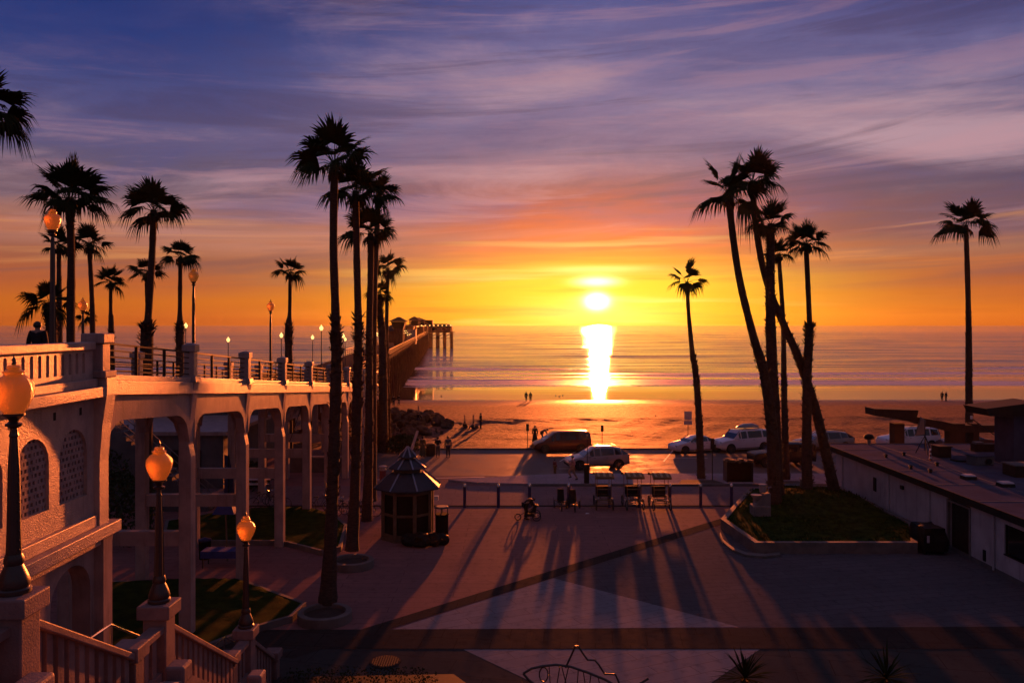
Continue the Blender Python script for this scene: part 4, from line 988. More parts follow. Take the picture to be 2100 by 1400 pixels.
# ------------------------------------------------------------------ planters with grass
def lawn_mesh(name, poly, z, t, bump=.0, peak=None):
    bm = bmesh.new(); vs = [bm.verts.new((p[0], p[1], z)) for p in poly]; bm.faces.new(vs)
    bmesh.ops.triangulate(bm, faces=bm.faces); 
    for _ in range(5): bmesh.ops.subdivide_edges(bm, edges=[e for e in bm.edges if e.calc_length() > .45], cuts=1, use_grid_fill=False); bmesh.ops.triangulate(bm, faces=bm.faces)
    bd = {v for e in bm.edges if e.is_boundary for v in e.verts}
    for v in bm.verts:
        if v in bd: continue
        h = .03*mnoise.noise(v.co*1.5)
        if peak: h += peak[2]*math.exp(-(((v.co.x-peak[0])/peak[3])**2+((v.co.y-peak[1])/peak[4])**2))
        v.co.z += h
    for v in bm.verts: v.co -= Vector(t.location)
    me = bpy.data.meshes.new(name); bm.to_mesh(me); bm.free(); me.polygons.foreach_set('use_smooth', [True]*len(me.polygons)); me.materials.append(M['grass'])
    o = bpy.data.objects.new(name, me); COL.objects.link(o); o.parent = t; return o
def tufts(t, poly, z, peak, n, seed):
    rr = random.Random(seed); b = MB(); xs = [p[0] for p in poly]; ys = [p[1] for p in poly]
    def inside(x, y):
        c = False; j = len(poly)-1
        for i in range(len(poly)):
            if (poly[i][1] > y) != (poly[j][1] > y) and x < (poly[j][0]-poly[i][0])*(y-poly[i][1])/(poly[j][1]-poly[i][1])+poly[i][0]: c = not c
            j = i
        return c
    while n:
        x = rr.uniform(min(xs), max(xs)); y = rr.uniform(min(ys), max(ys)); n -= 1
        if not inside(x, y) or mnoise.noise(Vector((x*.9, y*.9, 3))) < -.22: continue
        zz = z-.04+peak[2]*math.exp(-(((x-peak[0])/peak[3])**2+((y-peak[1])/peak[4])**2)); h = .05+.09*rr.random(); a = rr.random()*6.28; s = .03
        b.add([(x-s*math.cos(a), y-s*math.sin(a), zz), (x+s*math.cos(a), y+s*math.sin(a), zz), (x+rr.uniform(-.06, .06), y+rr.uniform(-.06, .06), zz+h)], [(0,1,2)])
    tag(b.build('grass_blades', 'grass', t, world=True), kind='stuff')
def ring_wall(poly, w, z0, z1):
    """kerb following a closed polygon, thickness w inwards"""
    c = Vector((sum(p[0] for p in poly)/len(poly), sum(p[1] for p in poly)/len(poly))); n = len(poly); inner = []
    for i in range(n):
        a, b_, d = Vector(poly[i-1][:2]), Vector(poly[i][:2]), Vector(poly[(i+1) % n][:2])
        e1 = (b_-a).normalized(); e2 = (d-b_).normalized(); n1 = Vector((-e1.y, e1.x)); n2 = Vector((-e2.y, e2.x))
        if n1.dot(c-b_) < 0 and n2.dot(c-b_) < 0: n1 = -n1; n2 = -n2
        m = (n1+n2); m = m/max(.5, m.length**2/2) if m.length > 1e-3 else n1
        inner.append(b_+m*w)
    mb = MB(); vs = []
    for i in range(n): vs += [(poly[i][0], poly[i][1], z0), (poly[i][0], poly[i][1], z1), (inner[i].x, inner[i].y, z1), (inner[i].x, inner[i].y, z0)]
    fs = []
    for i in range(n):
        j = (i+1) % n
        for k in range(4): k2 = (k+1) % 4; fs.append((4*i+k, 4*i+k2, 4*j+k2, 4*j+k))
    return mb.add(vs, fs), [(q.x, q.y) for q in inner]
def planters():
    t = thing('raised_lawn', 'raised angular lawn planter with low concrete walls beside the building at right', 'planter', (15, 47, 0))
    z = .55
    pl = [G(*q, z) for q in ((1478,1063), (1548,1112), (1882,1112))]
    poly = [(p.x, p.y) for p in pl] + [(21.3, 43.9), (21.3, 54.0), (17.5, 54.6), (15.0, 52.8)]
    w, inn = ring_wall(poly, .28, 0, z); w.build('kerb_wall', 'kerbm', t, world=True); tufts(t, inn, .5, (17.5, 49.8, .55, 4.2, 3.0), 9000, 5)
    lawn_mesh('grass', inn, z-.08, t, peak=(17.5, 49.8, .55, 4.2, 3.0))
    t = thing('kerb_step', 'curved low concrete step around the corner of the raised lawn', 'step', (12, 44, 0))
    arc = [G(*q, .12) for q in ((1476,1094), (1482,1110), (1500,1125), (1530,1137), (1570,1140), (1600,1136))]
    b = MB(); a = [(p.x, p.y) for p in arc]; back = [(p[0]+.15, p[1]+.45) for p in a][::-1]; b.prism(a+back, 0, .12); b.build('step', 'kerbm', t, world=True)
    # left lawns
    t = thing('kerbed_lawn', 'upper lawn with pale kerb under the ramp, left of the round planters', 'planter', (-13, 46, 0), 0, None)
    poly = [G(*q, .25) for q in ((330,1108), (571,1108), (591,1111), (661,1129), (700,1120), (712,1075), (690,1056), (640,1046), (560,1044), (440,1050), (340,1066))]
    poly = [(p.x, p.y) for p in poly]; w, inn = ring_wall(poly, .16, 0, .25); w.build('kerb', 'kerbm', t, world=True); lawn_mesh('grass', inn, .22, t, peak=(-12.5, 47.5, .35, 4.5, 2.4))
    t = thing('kerbed_lawn', 'lower lawn with pale kerb at the foot of the stairs, running to the nearest round planter', 'planter', (-12, 34, 0))
    poly = [G(*q, .25) for q in ((140,1190), (417,1189), (500,1187), (560,1210), (628,1234), (600,1262), (520,1285), (430,1320), (140,1330))]
    poly = [(p.x, p.y) for p in poly]; w, inn = ring_wall(poly, .16, 0, .25); w.build('kerb', 'kerbm', t, world=True); lawn_mesh('grass', inn, .22, t, peak=(-13, 34, .25, 4, 2))
    for px, py, r, lab in ((666, 1252, 1.0, 'round concrete tree planter around the tallest palm'), (722, 1146, .98, 'round concrete tree planter around the second tallest palm')):
        g = G(px, py, .35); t = thing('round_planter', lab, 'planter', (g.x, g.y, 0), 0, 'round tree planters')
        MB().lathe([(r, 0), (r, .33), (r-.02, .35), (r-.22, .35), (r-.22, .15)], seg=36).build('ring', 'kerbm', t)
        MB().lathe([(r-.22, 0), (r-.22, .2), (.02, .24)], seg=24).build('soil', 'soil', t)
        # planted paving
    for px, py in ((1436,988), (1612,990)):
        g = G(px, py, .15); sheet('tree_pit', [(g.x-1.6, g.y-.5), (g.x+1.6, g.y-.5), (g.x+1.1, g.y+.8), (g.x-1.1, g.y+.8)], .156, 'soil')
planters()
# ------------------------------------------------------------------ building on the right
def right_building():
    t = thing('beach_building', 'low flat roofed white beach building with purple grey roof along the right side', 'building', (21.5, 45, 0))
    kw = dict(parent=t, world=True)
    b = MB(); X = 21.5
    b.bb(X, X+.25, 40.9, 54.8, 0, 2.72); b.bb(X, X+13, 54.8, 55.05, 0, 2.72)
    b.bb(X+.45, X+.7, 38.9, 40.9, 0, 2.72)
    b.bb(X, X+.25, 36.2, 38.9, 0, 2.72); b.bb(X, X+.25, 20, 36.2, 0, 1.05); b.bb(X, X+.25, 20, 36.2, 2.35, 2.72)
    b.build('wall', 'wallw', **kw)
    b = MB(); b.bb(X+.1, X+.16, 20, 36.2, 1.05, 2.35); b.build('window', 'glassd', **kw)
    f = MB()
    for y in np.arange(21, 36.3, 1.9): f.bb(X+.05, X+.2, y-.04, y+.04, 1.05, 2.35)
    f.bb(X-.04, X+.2, 20, 36.2, 1.0, 1.05); f.build('window_frame', 'dark', **kw)
    b = MB(); b.bb(X+.2, X+.44, 38.92, 40.88, 0, 2.3); b.build('doorway', 'dark', **kw)
    b = MB(); b.bb(X-.05, X, 48.9, 49.25, 1.2, 2.0); b.build('wall_vent', 'dark', **kw)
    b = MB(); b.bb(X-.04, X, 37.6, 37.8, .3, .8); b.build('hose_bib', 'darkmetal', **kw)
    b = MB(); b.bb(X-.20, X+14, 18, 56.6, 2.72, 2.93); b.build('roof', 'roof', **kw)
    b = MB(); b.bb(X-.26, X-.20, 18, 56.7, 2.62, 2.96); b.bb(X-.26, X+14, 56.6, 56.66, 2.62, 2.96); b.build('roof_fascia', 'dark', **kw)
    f = MB(); f.bb(X-.04, X+.10, 38.84, 38.96, 0, 2.45); f.bb(X-.04, X+.10, 40.84, 40.96, 0, 2.45); f.bb(X-.04, X+.10, 38.96, 40.84, 2.36, 2.45); f.build('door_frame', 'concrete', **kw)
    MB().bar((X+.18, 39.2, 1.05), (X+.18, 39.2, 1.2), .05).build('door_handle', 'chrome', **kw)
    for y in (36.9, 42.6, 47.2, 53.8): MB().tube([(X-.14, y, 2.66), (X-.07, y, 2.5), (X-.07, y, .12)], .045, 8).build('downpipe', 'wallw', **kw)
    MB().bb(X-.02, X, 20, 54.8, .0, .22).build('plinth', 'concrete_d', **kw)
    MB().box((X-.05, 45.6, 2.1), (.1, .3, .2)).build('wall_light', 'darkmetal', **kw)
    s = MB()
    for y in np.arange(22, 56, 4.0): s.bb(X-.1, X+14, y-.03, y+.03, 2.93, 2.945)
    for x in (X+3.2, X+7): s.bb(x-.03, x+.03, 18, 56.5, 2.931, 2.943)
    s.build('roof_seams', 'concrete_d', **kw)
    # taller block with overhanging wedge roof at the right edge
    t = thing('roof_block', 'taller pale block with dark wedge roof overhanging to the left, at the right edge', 'building', (30, 50, 2.93))
    kw = dict(parent=t, world=True)
    a = P(2079, 945, 47.5); b = MB(); b.bb(a.x, 36, 47.5, 49.4, 2.93, 5.9); b.build('wall', 'roof', **kw)
    c = [P(2022,838,47.2), P(2030,853,47.2), P(2130,853,47.2), P(2130,824,47.2)]
    MB().slab(c, (0, 2.4, 0)).build('roof', 'dark', **kw)
    # butterfly shelter beams behind
    t = thing('beach_shelter', 'dark angular timber shelter with sagging roof beam on posts, behind the low roof', 'shelter', (P(1850,905,60).x, 60, 0))
    kw = dict(parent=t, world=True); Y = 59.5
    MB().slab([P(1793,838,Y), P(1794,852,Y), P(1836,859,Y), P(1878,866,Y), P(1884,841,Y)], (0, 1.6, 0)).build('wing', 'beam', **kw)
    MB().slab([P(1880,855,Y+.3), P(1876,866,Y+.3), P(1895,873,Y+.3), P(1945,884,Y+.3), P(1990,887,Y+.3), P(2078,886,Y+.3), P(2078,872,Y+.3), P(1970,872,Y+.3), P(1930,863,Y+.3)], (0, 1.4, 0)).build('sagging_beam', 'beam', **kw)
    for px, w in ((1843, 20), (1962, 30), (2000, 12)):
        a = P(px-w/2, 860, Y+.5); b_ = P(px+w/2, 860, Y+.5); MB().bb(a.x, b_.x, Y+.35, Y+1.2, 0, 3.9).build('post', 'beam', **kw)
    MB().slab([P(1878,893,Y), P(1890,855,Y), P(1899,862,Y), P(1897,890,Y)], (0, .2, 0)).build('strut', 'concrete', **kw)
right_building()
RZ = 2.93
def roofp(px, py): return G(px, py, RZ)
def roof_items():
    for px, py, lab in ((1782, 905, 'mushroom shaped black roof vent at the far left end of the low roof'),):
        g = roofp(px, py+6); t = thing('roof_vent', lab, 'vent', (g.x, g.y, RZ)); MB().lathe([(.12, 0), (.12, .35)], seg=12).build('pipe', 'concrete', t)
        MB().lathe([(.10, .33), (.30, .38), (.32, .55), (.22, .68), (.02, .72)], seg=16).build('cowl', 'black', t, smooth=True)
    for px, py, s, lab in ((1986, 982, .62, 'squat round roof skylight left of the one nearest the camera'), (2062, 997, .66, 'squat round roof skylight nearest the right edge')):
        g = roofp(px, py); t = thing('roof_skylight', lab, 'skylight', (g.x, g.y, RZ), 0, 'squat roof skylights')
        MB().box((0, 0, .09), (s, s*.9, .18), taper=.95).build('curb', 'dark', t); MB().box((0, 0, .215), (s*.95, s*.85, .07), taper=.8).build('lens', 'wallw', t)
    for px, py, lab in ((1868, 957, 'small capped pipe near the roof edge, the left one'), (1908, 965, 'small capped pipe near the roof edge, the right one'), (1817, 934, 'tiny roof pipe furthest from the camera'), (1854, 930, 'thin bent roof pipe beside the first roof line'), (1922, 951, 'tiny dark pipe near the roof seam')):
        g = roofp(px, py+4); t = thing('roof_pipe', lab, 'pipe', (g.x, g.y, RZ), 0, 'roof pipes'); MB().lathe([(.09, 0), (.08, .16)], seg=10).build('pipe', 'dark', t)
        MB().lathe([(.13, .16), (.12, .21), (.02, .25)], seg=10).build('cap', 'darkmetal', t)
    g = roofp(1897, 930); t = thing('antenna_tripod', 'metal antenna tripod standing on the low roof in front of the white vehicle', 'antenna', (g.x, g.y, RZ))
    b = MB()
    for a in (0.3, 2.4, 4.5): b.bar((.55*math.cos(a), .55*math.sin(a), 0), (0, 0, 1.15), .045)
    b.build('legs', 'darkmetal', t); MB().tube([(0,0,.2), (0,0,2.1)], .03, 6).build('mast', 'darkmetal', t)
    g = roofp(1908, 944); t = thing('warning_stand', 'short red and white striped stand on the roof beside the antenna tripod', 'stand', (g.x, g.y, RZ))
    for k in range(6): MB().lathe([(.07-.004*k, k*.12), (.066-.004*k, k*.12+.12)], seg=8).build('stripe', 'cloth_red' if k % 2 == 0 else 'white', t)
    g = roofp(1930, 936); t = thing('roof_unit', 'brown boxy roof unit beside the striped stand', 'roof unit', (g.x, g.y, RZ)); MB().box((0,0,.32), (.8, .9, .64)).build('casing', 'beam', t, bevel=.03); MB().box((0,0,.67), (.9, 1.0, .05)).build('lid', 'dark', t)
    g = roofp(1972, 945); t = thing('roof_cover', 'rounded pale blue grey cover lying on the low roof', 'cover', (g.x, g.y, RZ)); MB().box((0,0,.05), (1.0, .7, .1)).build('base', 'dark', t); MB().lathe([(.5, .1), (.46, .2), (.32, .30), (.02, .34)], seg=20).build('dome', 'roof', t, smooth=True)
    g = roofp(2010, 952); t = thing('roof_fan', 'grey metal exhaust fan unit on the low roof with a round port', 'fan unit', (g.x, g.y, RZ)); MB().box((0,0,.25), (1.2, .8, .5), .2).build('housing', 'concrete_d', t, bevel=.04); MB().box((0,0,.53), (1.3, .9, .05), .2).build('lid', 'roof', t)
    MB().tube([(.25,-.42,.25), (.25,-.5,.25)], .17, 14).build('port', 'darkmetal', t); MB().box((-.35,-.42,.25), (.25, .03, .3), .2).build('louvre', 'dark', t)
    g = roofp(2045, 930); t = thing('satellite_dish', 'tilted dish and bent arm on the low roof, its tip glowing orange', 'antenna', (g.x, g.y, RZ))
    MB().tube([(0,0,0), (0,0,1.2)], .06, 8).build('mast', 'darkmetal', t); b = MB(); b.tube([(-1.6,0,2.2), (-.2,0,1.2), (.0,0,1.15)], .035, 6); b.build('arm', 'darkmetal', t)
    MB().bar((0,0,1.2), (.55,0,2.45), .16, .05).build('reflector', 'cloth_red', t); MB().box((-1.62,0,2.28), (.1,.1,.2)).build('feed', 'white', t)
    g = roofp(2030, 925); t = thing('roof_duct', 'low run of brown ducts at the far right of the roof', 'duct', (g.x, g.y, RZ)); MB().box((.2,0,.25), (2.6, .6, .5)).build('duct', 'beam', t, bevel=.03); MB().box((1.6,.2,.4), (.8,.8,.8)).build('plenum', 'dark', t, bevel=.03); MB().box((-.8,-.05,.56), (.5,.5,.12)).build('hatch', 'concrete_d', t)
    g = roofp(2080, 975); t = thing('roof_machine', 'dark roof machine cut by the right edge with a glinting corner', 'roof unit', (g.x, g.y, RZ)); MB().box((.5,0,.3), (1.6, 1.2, .6)).build('casing', 'beam', t, bevel=.04); MB().box((.5,0,.63), (1.7, 1.3, .06)).build('lid', 'concrete_d', t)
roof_items()

# ------------------------------------------------------------------ kiosk
def kiosk():
    g = G(830, 1113, 0); t = thing('octagonal_kiosk', 'small octagonal kiosk with two tiered dark roof and tan framed panels beside the palms', 'kiosk', (g.x, g.y+1.25, 0))
    r = 1.31; a0 = math.pi/8; H = 2.7
    M['kframe'] = mat('kiosk_frame', (.13, .098, .068), .7, spec=.2); M['kpanel'] = mat('kiosk_panel', (.014, .014, .014), .7, spec=.1); M['kroof'] = mat('kiosk_roof', (.018, .020, .030), .55, bump=.5, bscale=12)
    M['khip'] = mat('hip_metal', (.22, .24, .30), .3, metal=.4)
    MB().lathe([(r+.12, 0), (r+.12, .16), (r+.02, .18)], seg=8, rz=a0).build('plinth', 'kframe', t)
    MB().lathe([(r-.06, .17), (r-.06, H)], seg=8, rz=a0).build('wall', 'kpanel', t)
    for k in range(8):
        a = a0+k*math.pi/4; b_ = a+math.pi/4
        p = Vector((r*math.cos(a), r*math.sin(a), 0)); q = Vector((r*math.cos(b_), r*math.sin(b_), 0))
        f = MB(); f.bar(p+Vector((0,0,.18)), p+Vector((0,0,H)), .17, .17)
        for z, h in ((.26, .16), (1.32, .12), (2.42, .14)): f.bar(p+Vector((0,0,z))*1.0, q+Vector((0,0,z)), .07, h)
        f.build('frame', 'kframe', t)
    MB().lathe([(r+.48, H-.10), (r+.48, H-.04), (.88, H+.72), (.80, H+.72)], seg=8, rz=a0).build('lower_roof', 'kroof', t)
    MB().lathe([(.74, H+.68), (.74, H+.92)], seg=8, rz=a0).build('lantern', 'kframe', t)
    MB().lathe([(1.02, H+.90), (1.02, H+.94), (.40, H+1.38), (.36, H+1.38)], seg=8, rz=a0).build('upper_roof', 'kroof', t)
    MB().lathe([(.36, H+1.36), (.36, H+1.48)], seg=8, rz=a0).build('cupola', 'kframe', t)
    MB().lathe([(.52, H+1.46), (.50, H+1.50), (.02, H+2.0)], seg=8, rz=a0).build('cap_roof', 'kroof', t)
    h = MB()
    for k in range(8):
        a = a0+k*math.pi/4; c, s = math.cos(a), math.sin(a)
        for r0, z0, r1, z1 in ((r+.48, H-.02, .88, H+.74), (1.02, H+.95, .40, H+1.40), (.5, H+1.51, .03, H+2.01)): h.bar((r0*c, r0*s, z0), (r1*c, r1*s, z1), .075, .04)
    h.build('hip_ribs', 'khip', t)
    MB().bar((.02, 0, H+1.3), (.45, .5, H+2.75), .16, .05).build('leaning_board', 'stucco', t)
    MB().box((r+.17, .1, 2.0), (.22, .22, .22)).build('wall_lamp', 'white', t)
kiosk()
def bins():
    M['binm'] = mat('bin_slats', (.016, .010, .008), .9, spec=.05)
    g = G(905, 1113, 0); t = thing('litter_bin', 'tall dark litter bin with open top standing right of the kiosk', 'bin', (g.x, g.y+.3, 0)); MB().lathe([(.30, 0), (.33, .08), (.33, 1.35), (.36, 1.37), (.36, 1.42)], seg=18).build('body', 'binm', t); 
    b = MB(); b.lathe([(.34, 1.72), (.34, 1.78), (.28, 1.80)], seg=18); 
    for a in (0, 1.57, 3.14, 4.71): b.bar((.3*math.cos(a), .3*math.sin(a), 1.4), (.3*math.cos(a), .3*math.sin(a), 1.74), .05)
    b.build('hood', 'concrete_d', t)
    g = G(875, 1120, 0); t = thing('dark_bags', 'low heap of dark bags lying in front of the kiosk and the litter bin', 'bags', (g.x, g.y, 0))
    for i, (x, y, s) in enumerate(((-.9, .1, .38), (-.3, 0, .46), (.35, .15, .42), (.8, .3, .32))):
        bm = bmesh.new(); bmesh.ops.create_icosphere(bm, subdivisions=3, radius=s)
        for v in bm.verts: v.co *= 1+.3*mnoise.noise(v.co*4+Vector((i*7, 0, 0))); v.co.z = max(-.3, v.co.z)*.9; v.co += Vector((x, y, .30))
        me = bpy.data.meshes.new('bag'); bm.to_mesh(me); bm.free(); me.materials.append(M['black']); o = bpy.data.objects.new('bag', me); COL.objects.link(o); o.parent = t
    g = G(883, 934, 0); t = thing('beach_bin', 'dark round topped bin among the three people standing before the beach', 'bin', (g.x, g.y, 0)); MB().lathe([(.38, 0), (.42, .1), (.42, .85), (.36, 1.0), (.15, 1.06)], seg=16).build('body', 'dark', t, smooth=True); MB().lathe([(.44, .82), (.44, .87)], seg=16).build('rim', 'darkmetal', t)
    g = G(420, 1145, 0); t = thing('litter_bin', 'small litter bin with blue lid under the ramp beside the blue table', 'bin', (g.x, g.y, 0)); MB().lathe([(.25, 0), (.28, .85)], seg=14).build('body', 'binm', t); MB().lathe([(.3, .85), (.3, .92), (.05, 1.0)], seg=14).build('lid', 'blue', t)
    g = G(1516, 987, .15); t = thing('trash_enclosure', 'wide brown boxy bin enclosure with rumpled load on top, at the kerb', 'bin', (g.x, g.y, .15))
    MB().box((0, .3, .68), (1.66, 1.0, 1.3)).build('body', 'binm', t, bevel=.03)
    for x in (-.86, .86): MB().box((x, .3, .7), (.1, 1.06, 1.4)).build('side_post', 'darkmetal', t)
    b = MB(); rr = random.Random(5)
    for k in range(16): b.box((-.72+.1*k, .2+rr.uniform(-.3, .3), 1.38+.07*math.sin(k*.9)), (.2, .4, .14+rr.random()*.1), rr.random())
    b.build('load', 'kframe', t)
    g = G(1668, 1022, .3); t = thing('utility_cabinet', 'tan utility cabinet with pale lid behind the planter between two palm trunks', 'cabinet', (g.x, g.y+1.2, 0)); MB().box((0, 0, .62), (.62, .6, 1.24)).build('body', 'kframe', t, bevel=.02); MB().box((0, 0, 1.27), (.7, .68, .07)).build('lid', 'stucco_s', t)
    b = MB()
    for z in (.3, .45, .6): b.box((-.1, -.302, z), (.3, .02, .05))
    b.build('vent', 'dark', t)
    g = G(1560, 1055, .55); t = thing('drinking_fountain', 'stepped pale concrete drinking fountain on the near corner of the raised lawn', 'fountain', (g.x, g.y, .45))
    b = MB(); b.box((.05, .25, .30), (.95, .9, .6)); b.box((.12, .35, .75), (.75, .6, .5)); b.build('plinth', 'concrete', t, bevel=.06)
    b = MB(); b.slab([(-.45,-.05,.5), (.2,-.05,1.25), (.55,-.05,1.3), (.55,-.05,.5)], (0, .5, 0)); b.build('pedestal', 'concrete', t, bevel=.05)
    MB().lathe([(.14, .95), (.28, 1.12), (.30, 1.2), (.2, 1.19)], (-.22, .1, 0), 16).build('lower_bowl', 'stucco_s', t, smooth=True)
    MB().lathe([(.17, 1.3), (.2, 1.5), (.19, 1.7), (.24, 1.74), (.1, 1.76)], (.18, .2, 0), 14).build('upper_bowl', 'stucco_s', t, smooth=True)
    MB().tube([(.5, .2, 1.3), (.5, .2, 1.55), (.62, .1, 1.6)], .04, 6).build('spout', 'chrome', t)
    g = G(1925, 1135, 0); t = thing('covered_cart', 'black covered cart with a small pale tag parked against the building doorway', 'cart', (g.x-.3, g.y+.4, 0))
    bm = bmesh.new(); bmesh.ops.create_cube(bm, size=1); bmesh.ops.subdivide_edges(bm, edges=bm.edges, cuts=7, use_grid_fill=True)
    for v in bm.verts:
        v.co = Vector((v.co.x*1.15, v.co.y*1.5, v.co.z*1.2)); v.co *= 1+.16*mnoise.noise(v.co*1.6); 
        if v.co.z > 0: v.co.x *= 1-.28*v.co.z; v.co.y *= 1-.2*v.co.z
        v.co.z = max(v.co.z, -.5); v.co.z += .68
    me = bpy.data.meshes.new('cover'); bm.to_mesh(me); bm.free(); me.materials.append(M['black']); o = bpy.data.objects.new('cover', me); COL.objects.link(o); o.parent = t
    for x in (-.4, .4):
        for y in (-.5, .5): MB().tube([(x-.04, y, .14), (x+.04, y, .14)], .14, 12).build('wheel', 'darkmetal', t)
    MB().box((-.40, -.80, .8), (.12, .02, .34)).build('tag', 'wallw', t)
    # red capped pillar behind kiosk
    g = G(785, 1000, 0); t = thing('brick_pillar', 'short reddish pillar with double banded cap behind the kiosk at left', 'pillar', (g.x, g.y, 0)); MB().lathe([(.22, 0), (.22, 1.2)], seg=14).build('shaft', 'cloth_red', t)
    MB().lathe([(.27, 1.2), (.27, 1.26), (.22, 1.28), (.22, 1.36), (.28, 1.38), (.26, 1.48), (.1, 1.52)], seg=14).build('cap', 'stucco', t)
bins()
def bollards():
    spec = [(953, 'dark blue bollard nearest the kiosk'), (1022, 'dark blue bollard halfway between the kiosk and the stroller'), (1086, 'dark blue bollard directly behind the stroller'), (1166, 'dark blue bollard between the two parked trikes'),
            (1250, 'dark blue bollard behind the leftmost surrey'), (1311, 'dark blue bollard behind the middle surrey'), (1374, 'dark blue bollard just right of the rightmost surrey'),
            (1437, 'dark blue bollard in front of the thin lone palm'), (1500, 'dark blue bollard in front of the brown bin enclosure'), (1562, 'dark blue bollard behind the concrete drinking fountain')]
    first = None
    for px, lab in spec:
        x = (px-1050)*50.15/F
        if first is None:
            first = t = thing('bollard', lab, 'bollard', (x, 50.15, 0), 0, 'bollards along the plaza edge')
            MB().lathe([(.095, 0), (.095, 1.2)], seg=14).build('post', 'blue', t, smooth=True)
            MB().lathe([(.097, 1.2), (.11, 1.21), (.11, 1.27), (.10, 1.28)], seg=14).build('collar', 'concrete', t, smooth=True)
            MB().lathe([(.10, 1.28), (.095, 1.36), (.06, 1.42), (.01, 1.44)], seg=14).build('cap', 'chrome', t, smooth=True)
        else: dup(first, (x, 50.15, 0), 0, lab)
bollards()
def signs():
    def post_sign(px, pyb, pyt, plates, lab, name='sign_post'):
        g = G(px, pyb) if pyb < 930 else G(px, pyb, 0 if pyb > 990 else (.15 if pyb > 972 else 0)); Y = g.y; h = CH-(pyt-667)*Y/F-g.z
        t = thing(name, lab, 'sign', (g.x, Y, g.z)); MB().tube([(0,.03,0), (0,.03,h)], .035, 6).build('pole', 'rail', t)
        for (w, z1, z0, m) in plates: MB().box((0, 0, h-(z1+z0)/2), (w, .03, z0-z1)).build('plate', m, t)
        return t
    post_sign(1082, 922, 869, [(.24, 0, .62, 'darkmetal')], 'narrow dark sign on a pole left of the dark red van', 'parking_sign')
    post_sign(1235, 916, 871, [(.26, 0, .6, 'darkmetal')], 'narrow dark sign on a pole behind the silver car', 'parking_sign')
    t = post_sign(1411, 905, 843, [(.72, 0, .85, 'wallw'), (.78, .92, 1.3, 'wallw')], 'larger two plate notice on a pole behind the white sedan', 'notice_sign')
    b = MB()
    for z in (1.0, 1.1, 1.2): b.box((0, -.018, 2.95-z+.0), (.5, .004, .03))
    post_sign(1461, 985, 899, [(.26, 0, .75, 'darkmetal')], 'dark narrow kerbside sign before the white cars, right of the thin palm', 'parking_sign')
    g = G(1203, 990, .15); t = thing('parking_meter', 'dark pay station standing on the pavement in front of the silver car', 'pay station', (g.x, g.y, .15))
    MB().box((0,0,.65), (.34, .3, 1.3)).build('cabinet', 'dark', t, bevel=.03); MB().tube([(.05,0,1.3), (.05,0,3.3)], .03, 6).build('pole', 'darkmetal', t)
    g = G(693, 1012, 0); t = thing('flag_pole', 'bare white pole beside the tallest palm under the ramp', 'pole', (g.x, g.y, 0)); MB().tube([(0,0,0), (.02,0,4.6)], [.05, .035], 8).build('pole', 'white', t); MB().lathe([(.07,4.6), (.07,4.7), (.01,4.76)], seg=8).build('cap', 'darkmetal', t)
    # blue street-side hood / umbrella on a post
    g = G(515, 1110, 0); t = thing('blue_umbrella', 'closed navy shade on a leaning post behind the lowest stair lamp', 'umbrella', (g.x, g.y-3.5, 0))
    Y = g.y-3.5; 
    MB().bar((0,0,0), (-.1,0,2.6), .06).build('post', 'kframe', t); b = MB(); b.add([(-.62,-.35,2.25), (.42,-.35,2.25), (.42,.35,2.25), (-.62,.35,2.25), (-.25,0,2.85), (.1,0,2.9)], [(3,2,1,0), (0,1,5,4), (1,2,5), (2,3,4,5), (3,0,4)]); b.build('canopy', 'bluec', t)
    g = G(505, 1052, 0); t = thing('ladder_banner', 'tall narrow dark feather banner with ladder like edge under the ramp', 'banner', (g.x, g.y-3, 0))
    MB().tube([(0,0,0), (0,0,3.9)], .03, 6).build('pole', 'darkmetal', t); b = MB(); b.slab([(-.25,0,3.9), (-.25,0,1.3), (.35,0,1.3), (.25,0,2.6), (.02,0,3.8)], (0, .03, 0)); b.build('cloth', 'blue', t)
    g = G(460, 1160, 0); t = thing('folding_table', 'small table under a royal blue cloth below the ramp', 'table', (g.x, g.y, 0)); MB().box((0,0,.74), (1.9,.8,.05)).build('top', 'bluec', t); MB().box((0,-.41,.60), (1.9,.015,.28)).build('cloth_skirt', 'bluec', t)
    for x in (-.85,.85):
        for y in (-.35,.35): MB().bar((x,y,0), (x,y,.72), .04).build('leg', 'darkmetal', t)
    # banner flag under the ramp
    p = P(612, 848, 47); t = thing('hanging_banner', 'crumpled pale blue flag hanging under the ramp beside a column', 'flag', tuple(p)); b = MB(); vs = []; fs = []
    for i in range(7):
        for j in range(7): vs.append((-.45+.15*i-.08*j, .12*math.sin(i*1.3+j), .7-.22*j+.08*i))
    for i in range(6):
        for j in range(6): fs.append((i*7+j, i*7+j+1, (i+1)*7+j+1, (i+1)*7+j))
    b.add(vs, fs); b.build('cloth', 'wallw', t); MB().bar((-.5,0,-1.6), (.6,0,1.6), .03).build('staff', 'darkmetal', t)
    # surfboards on a rack
    g = G(505, 1012, 0); t = thing('board_rack', 'low rack for surfboards under the ramp', 'rack', (g.x, g.y, 0))
    for x in (-1.3, 1.3): MB().bar((x,0,0), (x,0,1.05), .06).build('upright', 'darkmetal', t)
    for z in (.55, .85): MB().bar((-1.4,0,z), (1.4,0,z), .05).build('arm', 'darkmetal', t)
